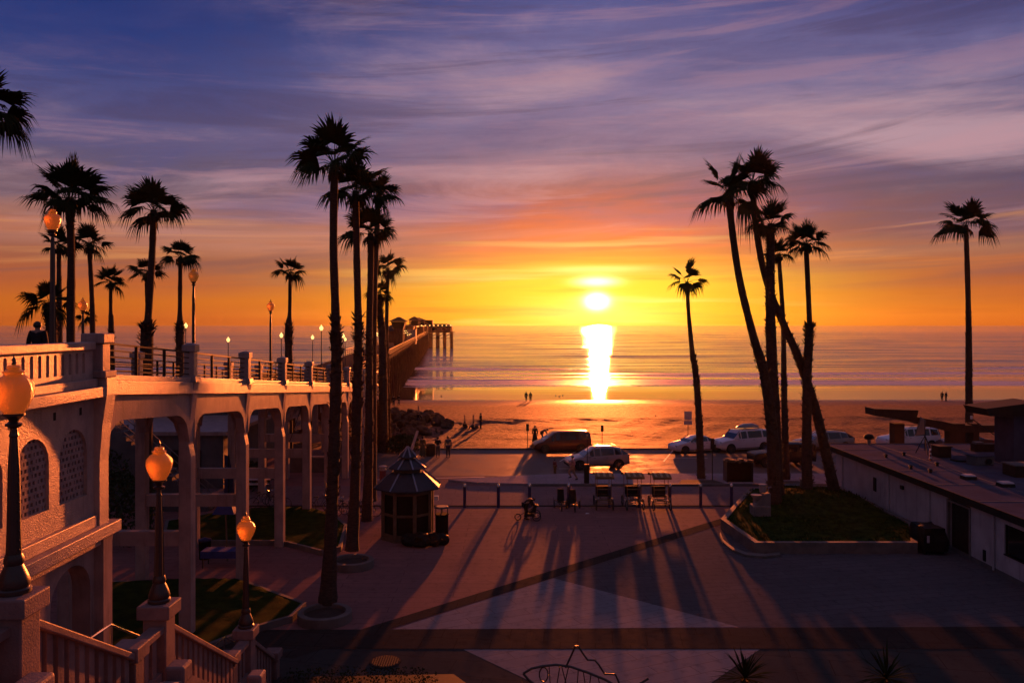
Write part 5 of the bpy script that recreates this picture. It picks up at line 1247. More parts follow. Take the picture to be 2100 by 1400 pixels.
    for i, (z, m, lab) in enumerate(((.62, 'white', 'white surfboard on the lower arm of the rack under the ramp'), (.92, 'wallw', 'pale blue surfboard on the upper arm of the rack under the ramp'))):
        u = thing('surfboard', lab, 'surfboard', (g.x+.1*i, g.y-.05, z), 0, 'surfboards on the rack'); b = MB(); top = []; bot = []
        prof = [(-1.5,.02), (-1.25,.17), (-.6,.27), (.2,.28), (.9,.22), (1.35,.1), (1.5,.02)]
        b.prism([(x, y) for x, y in prof]+[(x, -y) for x, y in prof[::-1]], 0, .06); b.build('deck', m, u, bevel=.015); MB().slab([(-1.35,0,0), (-1.15,0,0), (-1.4,0,-.16)], (0,.012,0)).build('fin', 'dark', u)
signs()
def backdrop_left():
    # terrace building (dark concrete stands in for shade), stairs and trees between the columns
    t = thing('terrace_building', 'terrace building seen between the ramp columns, its shade put into dark concrete', 'building', (-30, 60, 0)); kw = dict(parent=t, world=True)
    MB().bb(-44, -19.5, 56, 66, 0, 3.6).build('lower_storey', 'concrete_d', **kw); MB().bb(-44, -21, 66.2, 74, 0, 6.0).build('upper_storey', 'concrete_d', **kw)
    MB().bb(-44.2, -19.2, 55.7, 66.1, 3.6, 3.85).build('slab', 'stucco_s', **kw)
    b = MB()
    for x in (-22, -26, -30, -34): b.bb(x-1, x+1, 55.93, 55.99, .1, 2.6)
    b.build('doorway', 'dark', **kw)
    t = thing('beach_stairs', 'outdoor stair flight with pale handrails seen between the ramp columns', 'stairs', (-19, 49, 0)); kw = dict(parent=t, world=True)
    b = MB(); r = MB(); n = 20
    for i in range(n): b.bb(-24+.30*i, -23.7+.30*i, 49, 50.6, 0, 5.2-.26*i)
    b.build('steps', 'concrete_d', **kw)
    for y in (48.9, 50.7):
        for h in (.9, .45): r.bar((-24, y, 5.2+h), (-18, y, .0+h), .05)
        for i in range(0, n, 3): r.bar((-24+.3*i, y, 5.2-.26*i), (-24+.3*i, y, 6.1-.26*i), .04)
    r.build('handrail', 'concrete', **kw)
    t = thing('low_wall', 'long low dark wall behind the ramp columns', 'wall', (-20, 54, 0)); MB().bb(-17.5, -12.4, 62, 62.3, 0, 1.1).build('wall', 'concrete_d', t, world=True); MB().bb(-17.6, -12.3, 61.95, 62.35, 1.1, 1.2).build('coping', 'stucco_s', t, world=True)
    rr = random.Random(11)
    for i, (x, y, h, w, lab) in enumerate([(-20, 42, 3.4, 2.2, 'dense dark shrub nearest to the stairs behind the ramp'), (-23.5, 46, 4.2, 2.6, 'tall dark bush behind the first ramp column'), (-28, 41, 5.5, 3.2, 'broad dark bush furthest left behind the ramp'), (-17.8, 56, 1.6, 1.5, 'low dark bush in front of the terrace building'), (-9.5, 72.3, 1.3, 1.6, 'low grassy bush beside the end of the ramp')]):
        t = thing('bush', lab, 'bush', (x, y, 0), 0, 'dark bushes behind the ramp'); b = MB()
        for k in range(1600):
            a = rr.random()*6.28; zz = rr.random()**.8; rad = w*math.sqrt(max(.02, 1-(zz*1.6-.6)**2 if zz > .4 else 1))*rr.random()**.4; s = .14
            c = Vector((rad*math.cos(a), rad*math.sin(a), .1+zz*h)); d = Vector((rr.uniform(-1,1), rr.uniform(-1,1), rr.uniform(-1,1)))*s; e = Vector((rr.uniform(-1,1), rr.uniform(-1,1), rr.uniform(-1,1)))*s
            b.add([c, c+d, c+d+e, c+e], [(0,1,2,3)])
        b.build('foliage', 'bushleaf', t); MB().tube([(0,0,0), (0,0,h*.6)], [.12, .05], 6).build('stem', 'trunk', t)
backdrop_left()

g = G(1205, 1053, 0); t = thing('paper_scrap', 'small white scrap of paper lying on the plaza in front of the leftmost surrey', 'litter', (g.x, g.y, 0)); MB().slab([(-.14,-.06,.01), (.05,-.09,.03), (.13,.05,.012), (-.06,.08,.035)], (0,0,.004)).build('sheet', 'white', t)
# ------------------------------------------------------------------ vehicles
def paint(name, c, met=.4, rough=.28): return mat(name, c, rough, tuple(v*.9 for v in c), 1.0, metal=met, spec=.5, coat=.3)
M['p_red'] = paint('dark_red_paint', (.09, .022, .015)); M['p_silver'] = paint('silver_paint', (.26, .24, .27), .5)
M['p_white'] = paint('white_car_paint', (.50, .47, .54), .0); M['p_grey'] = paint('grey_paint', (.20, .19, .20), .6); M['p_black'] = paint('black_paint', (.012, .010, .012), .0, .4)
M['tyre'] = mat('tyre', (.015, .015, .015), .8); M['headl'] = mat('headlight', (.6, .6, .6), .15, metal=.6); M['tail'] = mat('taillight', (.3, .01, .01), .3)
matte('p_black', .45); matte('p_red', .3)
def car(name, label, cat, paintm, kind, px, py, L, ang, group='vehicles parked by the beach', roofbox=False, rack=False, z=0.0):
    g = G(px, py, z); t = thing(name, label, cat, (g.x, g.y, z), math.pi-0*R(ang)-R(ang), group)
    # local: +x = front. stations: x from rear(-) to front(+), (x, zlow, zbelt, zroof, halfwidth, roofhalf)
    Wd = {'sedan': .90, 'suv': .99, 'cross': .94, 'van': .97, 'jeep': .93}[kind]
    if kind == 'sedan': S = [(-.5,.42,.80,.80,.80,.6),(-.485,.30,.95,.95,.90,.8),(-.36,.20,1.02,1.03,1,.78),(-.30,.18,1.01,1.10,1,.74),(-.15,.18,.99,1.42,1,.64),(0,.18,.97,1.46,1,.63),(.08,.18,.96,1.42,1,.64),(.25,.18,.94,.98,1,.74),(.40,.20,.86,.87,.96,.8),(.47,.24,.74,.75,.88,.78),(.5,.34,.60,.60,.74,.6)]; cab = (3, 7); wr = .33
    elif kind == 'suv': S = [(-.5,.50,1.10,1.10,.86,.7),(-.49,.40,1.22,1.55,.93,.66),(-.455,.30,1.24,1.84,1,.70),(-.30,.26,1.22,1.90,1,.72),(0,.26,1.19,1.92,1,.72),(.12,.26,1.17,1.88,1,.72),(.25,.26,1.15,1.20,1,.80),(.40,.28,1.08,1.10,.97,.84),(.475,.34,.98,.99,.92,.82),(.5,.42,.80,.80,.84,.7)]; cab = (1, 6); wr = .39
    elif kind == 'cross': S = [(-.5,.45,.98,.98,.82,.66),(-.485,.36,1.12,1.16,.92,.7),(-.37,.26,1.12,1.56,1,.62),(-.25,.24,1.08,1.66,1,.64),(-.02,.24,1.03,1.69,1,.65),(.08,.24,1.01,1.64,1,.66),(.26,.24,.99,1.04,1,.78),(.40,.26,.88,.90,.96,.82),(.475,.30,.76,.77,.88,.78),(.5,.38,.62,.62,.76,.6)]; cab = (1, 6); wr = .37
    elif kind == 'van': S = [(-.5,.42,1.02,1.02,.86,.7),(-.49,.34,1.10,1.62,.93,.66),(-.46,.24,1.12,1.76,1,.70),(-.25,.22,1.10,1.80,1,.71),(.05,.22,1.06,1.79,1,.71),(.14,.22,1.03,1.72,1,.72),(.34,.22,.99,1.04,1,.80),(.44,.24,.86,.88,.95,.82),(.485,.30,.72,.73,.88,.78),(.5,.38,.60,.60,.78,.6)]; cab = (1, 6); wr = .35
    else: S = [(-.5,.5,1.1,1.1,.9,.8),(-.49,.42,1.18,1.78,.96,.84),(-.2,.38,1.18,1.84,1,.85),(.05,.38,1.16,1.84,1,.85),(.12,.38,1.15,1.80,1,.85),(.20,.38,1.14,1.18,1,.86),(.42,.40,1.08,1.12,.96,.84),(.49,.44,1.0,1.02,.92,.8),(.5,.5,.85,.85,.88,.7)]; cab = (1, 5); wr = .40
    b = MB(); vs = []; rows = []
    for (x, zl, zb, zr, w, rw) in S:
        X = x*L; w *= Wd; rh = w*rw/1.0
        rows.append([(X, -w*.88, zl), (X, -w, zl+.16), (X, -w*1.0, (zl+zb)*.5+.05), (X, -w*.965, zb), (X, -(rh+.02 if zr > zb+.12 else w*.90), zr-(.06 if zr > zb+.12 else .01)), (X, -(rh-.14 if zr > zb+.12 else w*.6), zr),
                     (X, (rh-.14 if zr > zb+.12 else w*.6), zr), (X, (rh+.02 if zr > zb+.12 else w*.90), zr-(.06 if zr > zb+.12 else .01)), (X, w*.965, zb), (X, w*1.0, (zl+zb)*.5+.05), (X, w, zl+.16), (X, w*.88, zl)])
    for r_ in rows: vs += r_
    fs = []; n = len(rows); m = 12
    for i in range(n-1):
        for k in range(m): k2 = (k+1) % m; fs.append((i*m+k, i*m+k2, (i+1)*m+k2, (i+1)*m+k))
    fs.append(tuple(range(m))); fs.append(tuple((n-1)*m+k for k in range(m))[::-1]); b.add(vs, fs)
    body = b.build('body', paintm, t, smooth=True, bevel=.03)
    off = .012
    def quad(pa, pb, pc, pd, inset, nrm):
        c = (Vector(pa)+Vector(pb)+Vector(pc)+Vector(pd))/4
        return [Vector(p)+(c-Vector(p))*inset+Vector(nrm)*off for p in (pa, pb, pc, pd)]
    gi = list(range(cab[0], cab[1]))
    for s in (3, 8):                                   # side glass, one pane per bay
        for i in gi:
            a, c = rows[i], rows[i+1]
            k = 3 if s == 3 else 8; kt = 4 if s == 3 else 7; ny = -1 if s == 3 else 1
            if min(a[kt][2]-a[k][2], c[kt][2]-c[k][2]) < -1: continue
            if max(a[kt][2]-a[k][2], c[kt][2]-c[k][2]) < .2: continue
            q = quad(a[k], c[k], c[kt], a[kt], .12, (0, ny, .2)); MB().add(q, [(0,1,2,3)]).build('side_window', 'glassd', t)
    i = cab[1]-1; a, c = rows[i+0], rows[i+1] if i+1 < n else rows[i]
    q = quad(a[4], a[7], c[8], c[3], .08, (.6, 0, .8)); MB().add([Vector(a[4])*1+Vector((.03,0,.02)), Vector(a[7])+Vector((.03,0,.02)), Vector((c[7][0], c[7][1]*.92, c[7][2]))+Vector((.0,0,.03)), Vector((c[4][0], c[4][1]*.92, c[4][2]))+Vector((.0,0,.03))], [(0,1,2,3)]).build('windshield', 'glassd', t)
    a, c = rows[cab[0]], rows[cab[0]+1]
    MB().add([Vector(c[4])+Vector((-.03,0,.02)), Vector(c[7])+Vector((-.03,0,.02)), Vector((a[8][0], a[8][1]*.9, a[8][2]+.05))+Vector((-.03,0,.02)), Vector((a[3][0], a[3][1]*.9, a[3][2]+.05))+Vector((-.03,0,.02))], [(0,1,2,3)]).build('rear_window', 'glassd', t)
    for sx in (-.31, .32):
        for sy in (-1, 1):
            x = sx*L; y = sy*(Wd-.10)
            w = MB().lathe([(wr*.6, -.12), (wr*.93, -.12), (wr, -.07), (wr, .07), (wr*.93, .12), (wr*.6, .12)], seg=24)
            w.v = [(v[0], v[2], v[1]) for v in w.v]; o = w.build('wheel', 'tyre', t, smooth=True); o.location = (x, y, wr)
            rm = MB().lathe([(wr*.62, 0), (wr*.60, .10)], seg=20); rm.v = [(v[0], v[2]*sy, v[1]) for v in rm.v]
            for k in range(5): a = k*1.2566; rm.bar((0, sy*.115, 0), (wr*.58*math.cos(a), sy*.115, wr*.58*math.sin(a)), .06, .02)
            rm.build('rim', 'chrome', o)
            ar = MB(); pts = [(x+(wr+.07)*math.cos(a), sy*(Wd+.004), wr+(wr+.07)*math.sin(a)) for a in np.linspace(-.25, math.pi+.25, 14)]
            ar.slab(pts, (0, sy*-.16, 0)); ar.build('wheel_arch', 'black', t)
    zb = S[-2][2]
    for sy in (-1, 1):
        MB().box((.478*L, sy*Wd*.68, zb-.08), (.10, .30, .14)).build('headlight', 'headl', t, bevel=.03)
        MB().box((-.487*L, sy*Wd*.78, S[1][2]-.12), (.10, .22, .26)).build('taillight', 'tail', t, bevel=.02)
        MB().box((.16*L, sy*(Wd+.09), S[cab[1]][2]+.04), (.12, .2, .13)).build('mirror', paintm, t, bevel=.02)
    MB().box((.492*L, 0, .42), (.08, Wd*1.5, .18)).build('front_bumper', 'black' if kind != 'sedan' else paintm, t, bevel=.03)
    MB().box((-.495*L, 0, .48), (.10, Wd*1.6, .22)).build('rear_bumper', paintm, t, bevel=.03)
    MB().box((-.502*L-.03, 0, .72), (.02, .36, .14)).build('number_plate', 'wallw', t)
    d = MB()
    for sy in (-1, 1):
        for x in (-.12, .08): d.box((x*L, sy*(Wd*.99+.012), S[4][2]-.12), (.16, .02, .03))
        d.box((-.02*L, sy*(Wd*1.0+.006), S[4][1]+.14), (.5*L, .02, .05))
    d.build('door_trim', 'darkmetal', t)
    zr = max(s[3] for s in S)
    if rack or roofbox:
        for sy in (-1, 1): r_ = MB(); r_.tube([(-.36*L, sy*.55, zr-.06), (-.33*L, sy*.55, zr+.05), (.02*L, sy*.55, zr+.07), (.06*L, sy*.55, zr-.03)], .025, 6); r_.build('roof_rail', 'darkmetal', t)
        r_ = MB()
        for x in (-.28, -.04): r_.bar((x*L, -.58, zr+.08), (x*L, .58, zr+.08), .05, .03)
        r_.build('crossbar', 'darkmetal', t)
    if roofbox:
        b = MB(); pr = [(-1.05,.0,.10), (-.95,.14,.34), (-.4,.26,.44), (.4,.24,.42), (.95,.12,.28), (1.15,.0,.08)]; vs = []
        for x, h, w in pr:
            for k in range(8): a = math.pi*k/7; vs.append((x-.15*L*.8, math.cos(a)*w, zr+.12+math.sin(a)*h*1.4))
        fs = []
        for i in range(len(pr)-1):
            for k in range(8): k2 = (k+1) % 8; fs.append((i*8+k, i*8+k2, (i+1)*8+k2, (i+1)*8+k))
        fs += [tuple(range(8)), tuple(40+k for k in range(8))[::-1]]; b.add(vs, fs).build('roof_box', 'p_grey', t, smooth=True)
    return t
car('parked_van', 'dark red minivan parked behind the silver car at the edge of the sand', 'van', 'p_red', 'van', 1151, 925, 5.0, -8)
car('parked_car', 'silver crossover car on the road in front of the dark red minivan', 'car', 'p_silver', 'cross', 1223, 959, 4.85, -10, rack=True)
car('parked_car', 'white sedan directly in front of the large white vehicle with a roof box', 'car', 'p_white', 'sedan', 1427, 926, 4.75, -18)
car('parked_car', 'large white car with a rounded cargo box on its roof', 'car', 'p_white', 'suv', 1520, 924, 5.3, -20, roofbox=True)
car('parked_car', 'dark boxy car with pale shining hood behind the palm trunks, nearest to the kerb', 'car', 'p_black', 'jeep', 1602, 954, 5.0, -6)
car('parked_car', 'long grey car with roof rails behind the palms, left of the low building', 'car', 'p_grey', 'cross', 1686, 922, 5.4, -12, rack=True)
car('parked_car', 'white car behind the low roof, under the dark shelter', 'car', 'p_white', 'suv', 1862, 919, 5.3, -10, rack=True)
car('parked_car', 'dark red low car behind the shelter posts at far right', 'car', 'p_red', 'sedan', 1975, 922, 4.8, -6)

# ------------------------------------------------------------------ surreys, trikes, stroller, bicycles
def wheel_mb(r, tw=.02, spokes=10, axis='x'):
    t_ = MB(); pts = []
    n = 22; vs = []; fs = []
    for i in range(n):
        a = 2*math.pi*i/n
        for k in range(6):
            b_ = 2*math.pi*k/6; rr = r-tw+tw*math.cos(b_); x = tw*math.sin(b_); vs.append((x, rr*math.cos(a), rr*math.sin(a)))
    for i in range(n):
        j = (i+1) % n
        for k in range(6): k2 = (k+1) % 6; fs.append((i*6+k, i*6+k2, j*6+k2, j*6+k))
    t_.add(vs, fs); s = MB()
    for k in range(spokes): a = 2*math.pi*k/spokes; s.bar((0,0,0), (0, (r-tw)*math.cos(a), (r-tw)*math.sin(a)), .008)
    s.tube([(-.03,0,0), (.03,0,0)], .025, 6)
    if axis == 'y':
        t_.v = [(v[1], v[0], v[2]) for v in t_.v]; s.v = [(v[1], v[0], v[2]) for v in s.v]
    return t_, s
def add_wheel(t, loc, r, tw=.02, spokes=10, axis='x', rz=0.0):
    a, s = wheel_mb(r, tw, spokes, axis); o = a.build('wheel', 'tyre', t, smooth=True); o.location = loc; o.rotation_euler = (0,0,rz); s.build('spokes', 'chrome', o)
M['surrey_frame'] = mat('surrey_frame', (.20, .10, .03), .3, metal=.4); M['canopy_y'] = mat('canopy_canvas', (.20, .10, .025), .8); M['canopy_s'] = mat('canopy_stripe', (.5, .34, .16), .7)
def surrey():
    t = thing('surrey_bike', 'leftmost of three four wheeled surrey bikes with its canopy plain and glowing', 'surrey bike', (0,0,0), 0, 'surrey bikes parked in a row')
    for x in (-.50, .50):
        for y in (-.75, .70): add_wheel(t, (x, y, .32), .32, .035, 10)
    f = MB()
    for x in (-.42, .42):
        f.tube([(x, -.95, .42), (x, .8, .42)], .025, 6); f.tube([(x, -.55, .42), (x, -.50, 1.95)], .02, 6); f.tube([(x, .6, .42), (x, .6, 1.98)], .02, 6)
        f.tube([(x, -.95, .42), (x, -1.0, .70)], .02, 6)
    for y in (-.95, -.4, .2, .8): f.tube([(-.42, y, .42), (.42, y, .42)], .02, 6)
    for z in (1.92, 1.2): f.tube([(-.42, -.51, z), (.42, -.51, z)], .018, 6)
    f.tube([(-.42, .6, 1.95), (.42, .6, 1.95)], .018, 6); f.build('frame', 'surrey_frame', t)
    MB().box((0, .05, .72), (.84, .42, .10)).build('seat', 'black', t, bevel=.02); MB().box((0, .28, 1.02), (.84, .08, .50)).build('backrest', 'black', t, bevel=.02)
    b = MB(); b.box((0, -.95, .66), (.70, .32, .04)); 
    for x in (-.34, -.17, 0, .17, .34): b.bar((x, -1.1, .55), (x, -1.1, .9), .015)
    b.bar((-.36, -1.1, .9), (.36, -1.1, .9), .02); b.build('front_basket', 'surrey_frame', t)
    for x in (-.22, .22):
        s = MB(); s.tube([(x, -.5, .5), (x, -.25, 1.05)], .015, 6); s.tube([(x+.15*math.cos(a), -.25+.05*math.sin(a), 1.05+.14*math.sin(a)) for a in np.linspace(0, 6.283, 12)], .012, 5); s.build('steering_wheel', 'black', t)
        p = MB(); p.bar((x-.1, -.55, .34), (x+.1, -.55, .34), .05, .03); p.build('pedal', 'black', t)
    # bowed canopy with stripes
    n = 8; vs = []; fs = []
    for i in range(n+1):
        y = -.85+1.65*i/n
        for j in range(7): x = -.56+1.12*j/6; vs.append((x, y, 1.98+.14*(1-((y+.03)/.85)**2)+.02*(1-(x/.56)**2)))
    for i in range(n):
        for j in range(6): fs.append((i*7+j, i*7+j+1, (i+1)*7+j+1, (i+1)*7+j))
    c = MB().add(vs, fs); c.box((0, -.85, 1.93), (1.12, .02, .12)); c.box((0, .80, 1.93), (1.12, .02, .12)); o = c.build('canopy', 'canopy_y', t)
    s = MB()
    for x in (-.35, 0, .35):
        vs = []
        for i in range(n+1): y = -.85+1.65*i/n; z = 1.995+.14*(1-((y+.03)/.85)**2)+.02; vs += [(x-.07, y, z), (x+.07, y, z)]
        s.add(vs, [(2*i, 2*i+1, 2*i+3, 2*i+2) for i in range(n)])
    s.build('stripes', 'canopy_s', o)
    h = MB()
    for x in (-.42, .42): h.lathe([(.02, -.03), (.06, 0), (.04, .05)], (x, -1.0, .74), 8)
    h.build('headlamp', 'chrome', t); return t
s0 = surrey(); 
def at(px, py): g = G(px, py, 0); return (g.x, g.y+.75, 0)
s0.location = at(1240, 1046)
dup(s0, at(1301, 1046), .05, 'middle one of three four wheeled surrey bikes, between the other two'); dup(s0, at(1357, 1047), .02, 'rightmost of three four wheeled surrey bikes, long shadows at its wheels')
def trike():
    t = thing('recumbent_trike', 'low three wheeled trike with high black seat, the one beside the stroller', 'trike', (0,0,0), 0, 'trikes parked side by side')
    for x in (-.40, .40): add_wheel(t, (x, .25, .25), .25, .03, 8)
    add_wheel(t, (0, -.75, .25), .25, .03, 8)
    f = MB(); f.tube([(0,-.75,.55), (0,-.3,.32), (0,.3,.3)], .03, 6); f.tube([(-.4,.25,.25), (.4,.25,.25)], .025, 6); f.tube([(0,-.75,.25), (0,-.75,.56)], .02, 6)
    for x in (-1, 1): f.tube([(x*.2, .1, .35), (x*.42, -.1, .55), (x*.44, -.15, .72)], .015, 6)
    f.build('frame', 'darkmetal', t)
    MB().box((0, .1, .40), (.42, .42, .07)).build('seat', 'black', t, bevel=.02); MB().slab([(-.22,.25,.40), (.22,.25,.40), (.19,.48,1.08), (-.19,.48,1.08)], (0,.06,.02)).build('backrest', 'black', t, bevel=.02)
    for x in (-.12, .12): MB().box((x, -.72, .42), (.10, .12, .03)).build('pedal', 'black', t)
    return t
t0 = trike(); g = G(1152, 1048, 0); t0.location = (g.x, g.y+.75, 0); g = G(1178, 1050, 0); dup(t0, (g.x, g.y+.75, 0), .04, 'low three wheeled trike with high black seat, the one nearer to the surreys')
def bicycle():
    t = thing('bicycle', 'dark bicycle in the rack under the ramp', 'bicycle', (0,0,0), 0, 'bicycles parked under the ramp')
    for x in (-.52, .52): add_wheel(t, (x, 0, .34), .34, .02, 10, 'y')
    f = MB(); f.tube([(-.52,0,.34), (-.16,0,.80), (.36,0,.86), (-.05,0,.30), (-.16,0,.80)], .02, 6); f.tube([(-.52,0,.34), (-.05,0,.30)], .015, 6); f.tube([(.52,0,.34), (.36,0,.86), (.34,0,.98)], .02, 6); f.build('frame', 'darkmetal', t)
    h = MB(); h.tube([(.28,-.28,1.02), (.36,-.12,1.0), (.36,.12,1.0), (.28,.28,1.02)], .015, 6); h.build('handlebar', 'chrome', t)
    MB().box((-.2,0,.92), (.26,.13,.05), taper=.8).build('saddle', 'black', t); return t
b0 = bicycle()
bl = [(447,1046,'leftmost bicycle under the ramp, partly behind the brace'), (537,1040,'bicycle under the ramp between the second and third columns, first of three'), (556,1036,'bicycle under the ramp between the second and third columns, middle of three'), (574,1042,'bicycle under the ramp between the second and third columns, nearest the column'),
      (655,1050,'bicycle behind the tallest palm trunk under the ramp'), (690,1054,'bicycle between the tallest and second tallest palm trunks, on the left'), (706,1060,'bicycle between the tallest and second tallest palm trunks, on the right'), (740,1064,'bicycle immediately left of the kiosk, behind the palms'), (752,1060,'bicycle nearest the kiosk, half hidden behind palm trunks')]
for i, (px, py, lab) in enumerate(bl):
    g = G(px, py, 0); a = rnd.uniform(-.7, .9)
    if i == 0: b0.location = (g.x, g.y, 0); b0.rotation_euler = (0,0,a); b0['label'] = lab
    else: dup(b0, (g.x, g.y, 0), a, lab)
def stroller():
    g = G(1082, 1066, 0); t = thing('jogging_stroller', 'three wheeled black jogging stroller with small front wheel pointing left, beside the bending person', 'stroller', (g.x, g.y, 0))
    add_wheel(t, (-.55, -.1, .20), .20, .03, 8, 'y'); add_wheel(t, (.50, -.28, .26), .26, .025, 8, 'y'); add_wheel(t, (.50, .32, .26), .26, .025, 8, 'y')
    f = MB(); f.tube([(-.55,-.1,.20), (-.05,-.05,.55), (.25,0,1.0), (.05,0,1.2)], .02, 6); f.tube([(.50,-.28,.26), (.1,-.2,.5)], .02, 6); f.tube([(.50,.32,.26), (.1,.2,.5)], .02, 6); f.tube([(.5,-.28,.26), (.5,.32,.26)], .018, 6)
    f.tube([(.1,-.2,.5), (.58,-.25,.86)], .018, 6); f.tube([(.1,.2,.5), (.58,.25,.86)], .018, 6); f.tube([(.58,-.25,.86), (.58,.25,.86)], .02, 6); f.build('frame', 'darkmetal', t)
    MB().slab([(.05,-.22,.42), (.46,-.22,.48), (.52,-.22,.88), (.40,-.22,.92), (.28,-.22,.62), (.05,-.22,.52)], (0,.44,0)).build('seat', 'cloth_dark', t, bevel=.02)
    MB().box((.15, 0, .32), (.5, .36, .16)).build('basket', 'cloth_dark', t)
stroller()

# ------------------------------------------------------------------ people
def person(px, py, label, pose='stand', rz=0.0, h=1.72, shirt='cloth_dark', pants='cloth_navy', hair='hair', z=None, group=None, dress=False, loc=None, hat=False, fold=False):
    g = Vector(loc) if loc is not None else G(px, py, z)
    t = thing('person', label, 'person', tuple(g), rz, group); k = h/1.72
    # joints (facing -y = towards camera when rz = 0)
    J = dict(pel=(0,0,.95), spi=(0,0,1.12), che=(0,.0,1.32), nec=(0,.0,1.47), hea=(0,-.01,1.58), top=(0,-.005,1.66),
             shL=(.18,0,1.40), elL=(.24,.03,1.12), wrL=(.25,-.04,.88), haL=(.25,-.06,.81), shR=(-.18,0,1.40), elR=(-.24,.03,1.12), wrR=(-.25,-.04,.88), haR=(-.25,-.06,.81),
             hiL=(.09,0,.90), knL=(.10,-.02,.50), anL=(.10,.02,.09), toL=(.11,-.13,.035), hiR=(-.09,0,.90), knR=(-.10,-.02,.50), anR=(-.10,.02,.09), toR=(-.11,-.13,.035))
    if pose == 'walk': J.update(knL=(.10,-.20,.52), anL=(.10,-.28,.10), toL=(.10,-.43,.06), knR=(-.10,.10,.50), anR=(-.10,.36,.16), toR=(-.11,.26,.035), elL=(.23,.12,1.13), wrL=(.24,.10,.90), haL=(.24,.07,.83), elR=(-.23,-.06,1.13), wrR=(-.22,-.22,.96), haR=(-.22,-.28,.93))
    if pose == 'run': J.update(knL=(.10,-.30,.62), anL=(.10,-.12,.30), toL=(.10,-.24,.20), knR=(-.10,.10,.50), anR=(-.10,.34,.12), toR=(-.11,.24,.035), elL=(.23,.18,1.15), wrL=(.20,-.02,1.05), haL=(.20,-.09,1.06), elR=(-.23,-.10,1.12), wrR=(-.18,-.30,1.18), haR=(-.18,-.36,1.22))
    if pose == 'phone': J.update(elL=(.24,-.08,1.16), wrL=(.12,-.28,1.38), haL=(.08,-.32,1.44), elR=(-.24,-.08,1.16), wrR=(-.12,-.28,1.38), haR=(-.08,-.32,1.44))
    if pose == 'bend':
        J.update(pel=(0,.12,.92), spi=(0,-.02,1.05), che=(0,-.18,1.14), nec=(0,-.31,1.17), hea=(0,-.41,1.14), top=(0,-.47,1.17), shL=(.18,-.24,1.16), shR=(-.18,-.24,1.16), elL=(.22,-.34,.92), elR=(-.22,-.34,.92), wrL=(.18,-.46,.74), wrR=(-.18,-.46,.74), haL=(.16,-.50,.68), haR=(-.16,-.50,.68), hiL=(.09,.1,.88), hiR=(-.09,.1,.88), knL=(.11,.0,.48), knR=(-.11,.02,.48), anL=(.11,.06,.09), anR=(-.11,.06,.09), toL=(.12,-.09,.035), toR=(-.12,-.09,.035))
    if pose == 'sit':
        J.update({q: (v[0], v[1], v[2]-.83) for q, v in J.items() if q[:2] not in ('kn','an','to')})
        J.update(knL=(.16,-.34,.42), anL=(.12,-.50,.09), toL=(.12,-.63,.035), knR=(-.16,-.34,.42), anR=(-.12,-.50,.09), toR=(-.12,-.63,.035), elL=(.24,-.12,.38), wrL=(.16,-.32,.44), haL=(.12,-.38,.44), elR=(-.24,-.12,.38), wrR=(-.16,-.32,.44), haR=(-.12,-.38,.44), hiL=(.09,0,.12), hiR=(-.09,0,.12))
    J = {q: Vector(v)*k for q, v in J.items()}
    rad = dict(pel=.125, spi=.105, che=.135, nec=.052, hea=.088, top=.075, shL=.062, elL=.042, wrL=.028, haL=.032, hiL=.088, knL=.058, anL=.040, toL=.032)
    rad.update({q[:2]+'R': r for q, r in list(rad.items()) if q.endswith('L')})
    rad = {q: r*(1.25 if q not in ('hea','top','nec') else 1.08) for q, r in rad.items()}
    E = [('pel','spi'), ('spi','che'), ('che','nec'), ('nec','hea'), ('hea','top'), ('che','shL'), ('shL','elL'), ('elL','wrL'), ('wrL','haL'), ('che','shR'), ('shR','elR'), ('elR','wrR'), ('wrR','haR'),
         ('pel','hiL'), ('hiL','knL'), ('knL','anL'), ('anL','toL'), ('pel','hiR'), ('hiR','knR'), ('knR','anR'), ('anR','toR')]
    def skin(name, edges, m, grow=0.0, extra=None, shrink={}):
        names = []; 
        for a, b in edges:
            for q in (a, b):
                if q not in names: names.append(q)
        vs = [J[q] for q in names]; es = [(names.index(a), names.index(b)) for a, b in edges]; rs = [(rad[q.split('_')[0]]+grow)*k*shrink.get(q, 1) for q in names]
        if extra:
            for (pts, r) in extra:
                prev = names.index(pts[0])
                for p in pts[1:]: vs.append(p); rs.append(r*k); es.append((prev, len(vs)-1)); prev = len(vs)-1
        me = bpy.data.meshes.new(name); me.from_pydata([tuple(v) for v in vs], es, []); me.materials.append(M[m])
        o = bpy.data.objects.new(name, me); COL.objects.link(o); o.parent = t
        md = o.modifiers.new('skin', 'SKIN'); md.use_smooth_shade = True
        for i, sv in enumerate(me.skin_vertices[0].data): sv.radius = (rs[i], rs[i]*(.82 if names[i] in ('che','spi','pel') else 1)) if i < len(names) else (rs[i], rs[i]); sv.use_root = (i == 0)
        o.modifiers.new('sub', 'SUBSURF').levels = 1; o.modifiers['sub'].render_levels = 1
        return o
    ex = []
    for s in ('L', 'R'):
        ha, wr = J['ha'+s], J['wr'+s]; d = (ha-wr).normalized(); sd_ = d.cross(Vector((0,1,0)) if abs(d.y) < .8 else Vector((0,0,1))).normalized()
        for q in range(4):
            o_ = sd_*(.024*(q-1.5)*k); ln = (.075, .088, .082, .064)[q]*k
            ex.append((('ha'+s, ha+o_+d*.03*k, ha+o_*1.15+d*(.03*k+ln*.55)+Vector((0,-.008,0)), ha+o_*1.1+d*(.03*k+ln)+Vector((0,-.022,0))), .0095))
        ex.append((('ha'+s, ha+sd_*.05*k*(1 if s == 'L' else -1), ha+sd_*.06*k*(1 if s == 'L' else -1)+d*.045*k), .010))
    body = skin('body', E, 'skin', extra=ex)
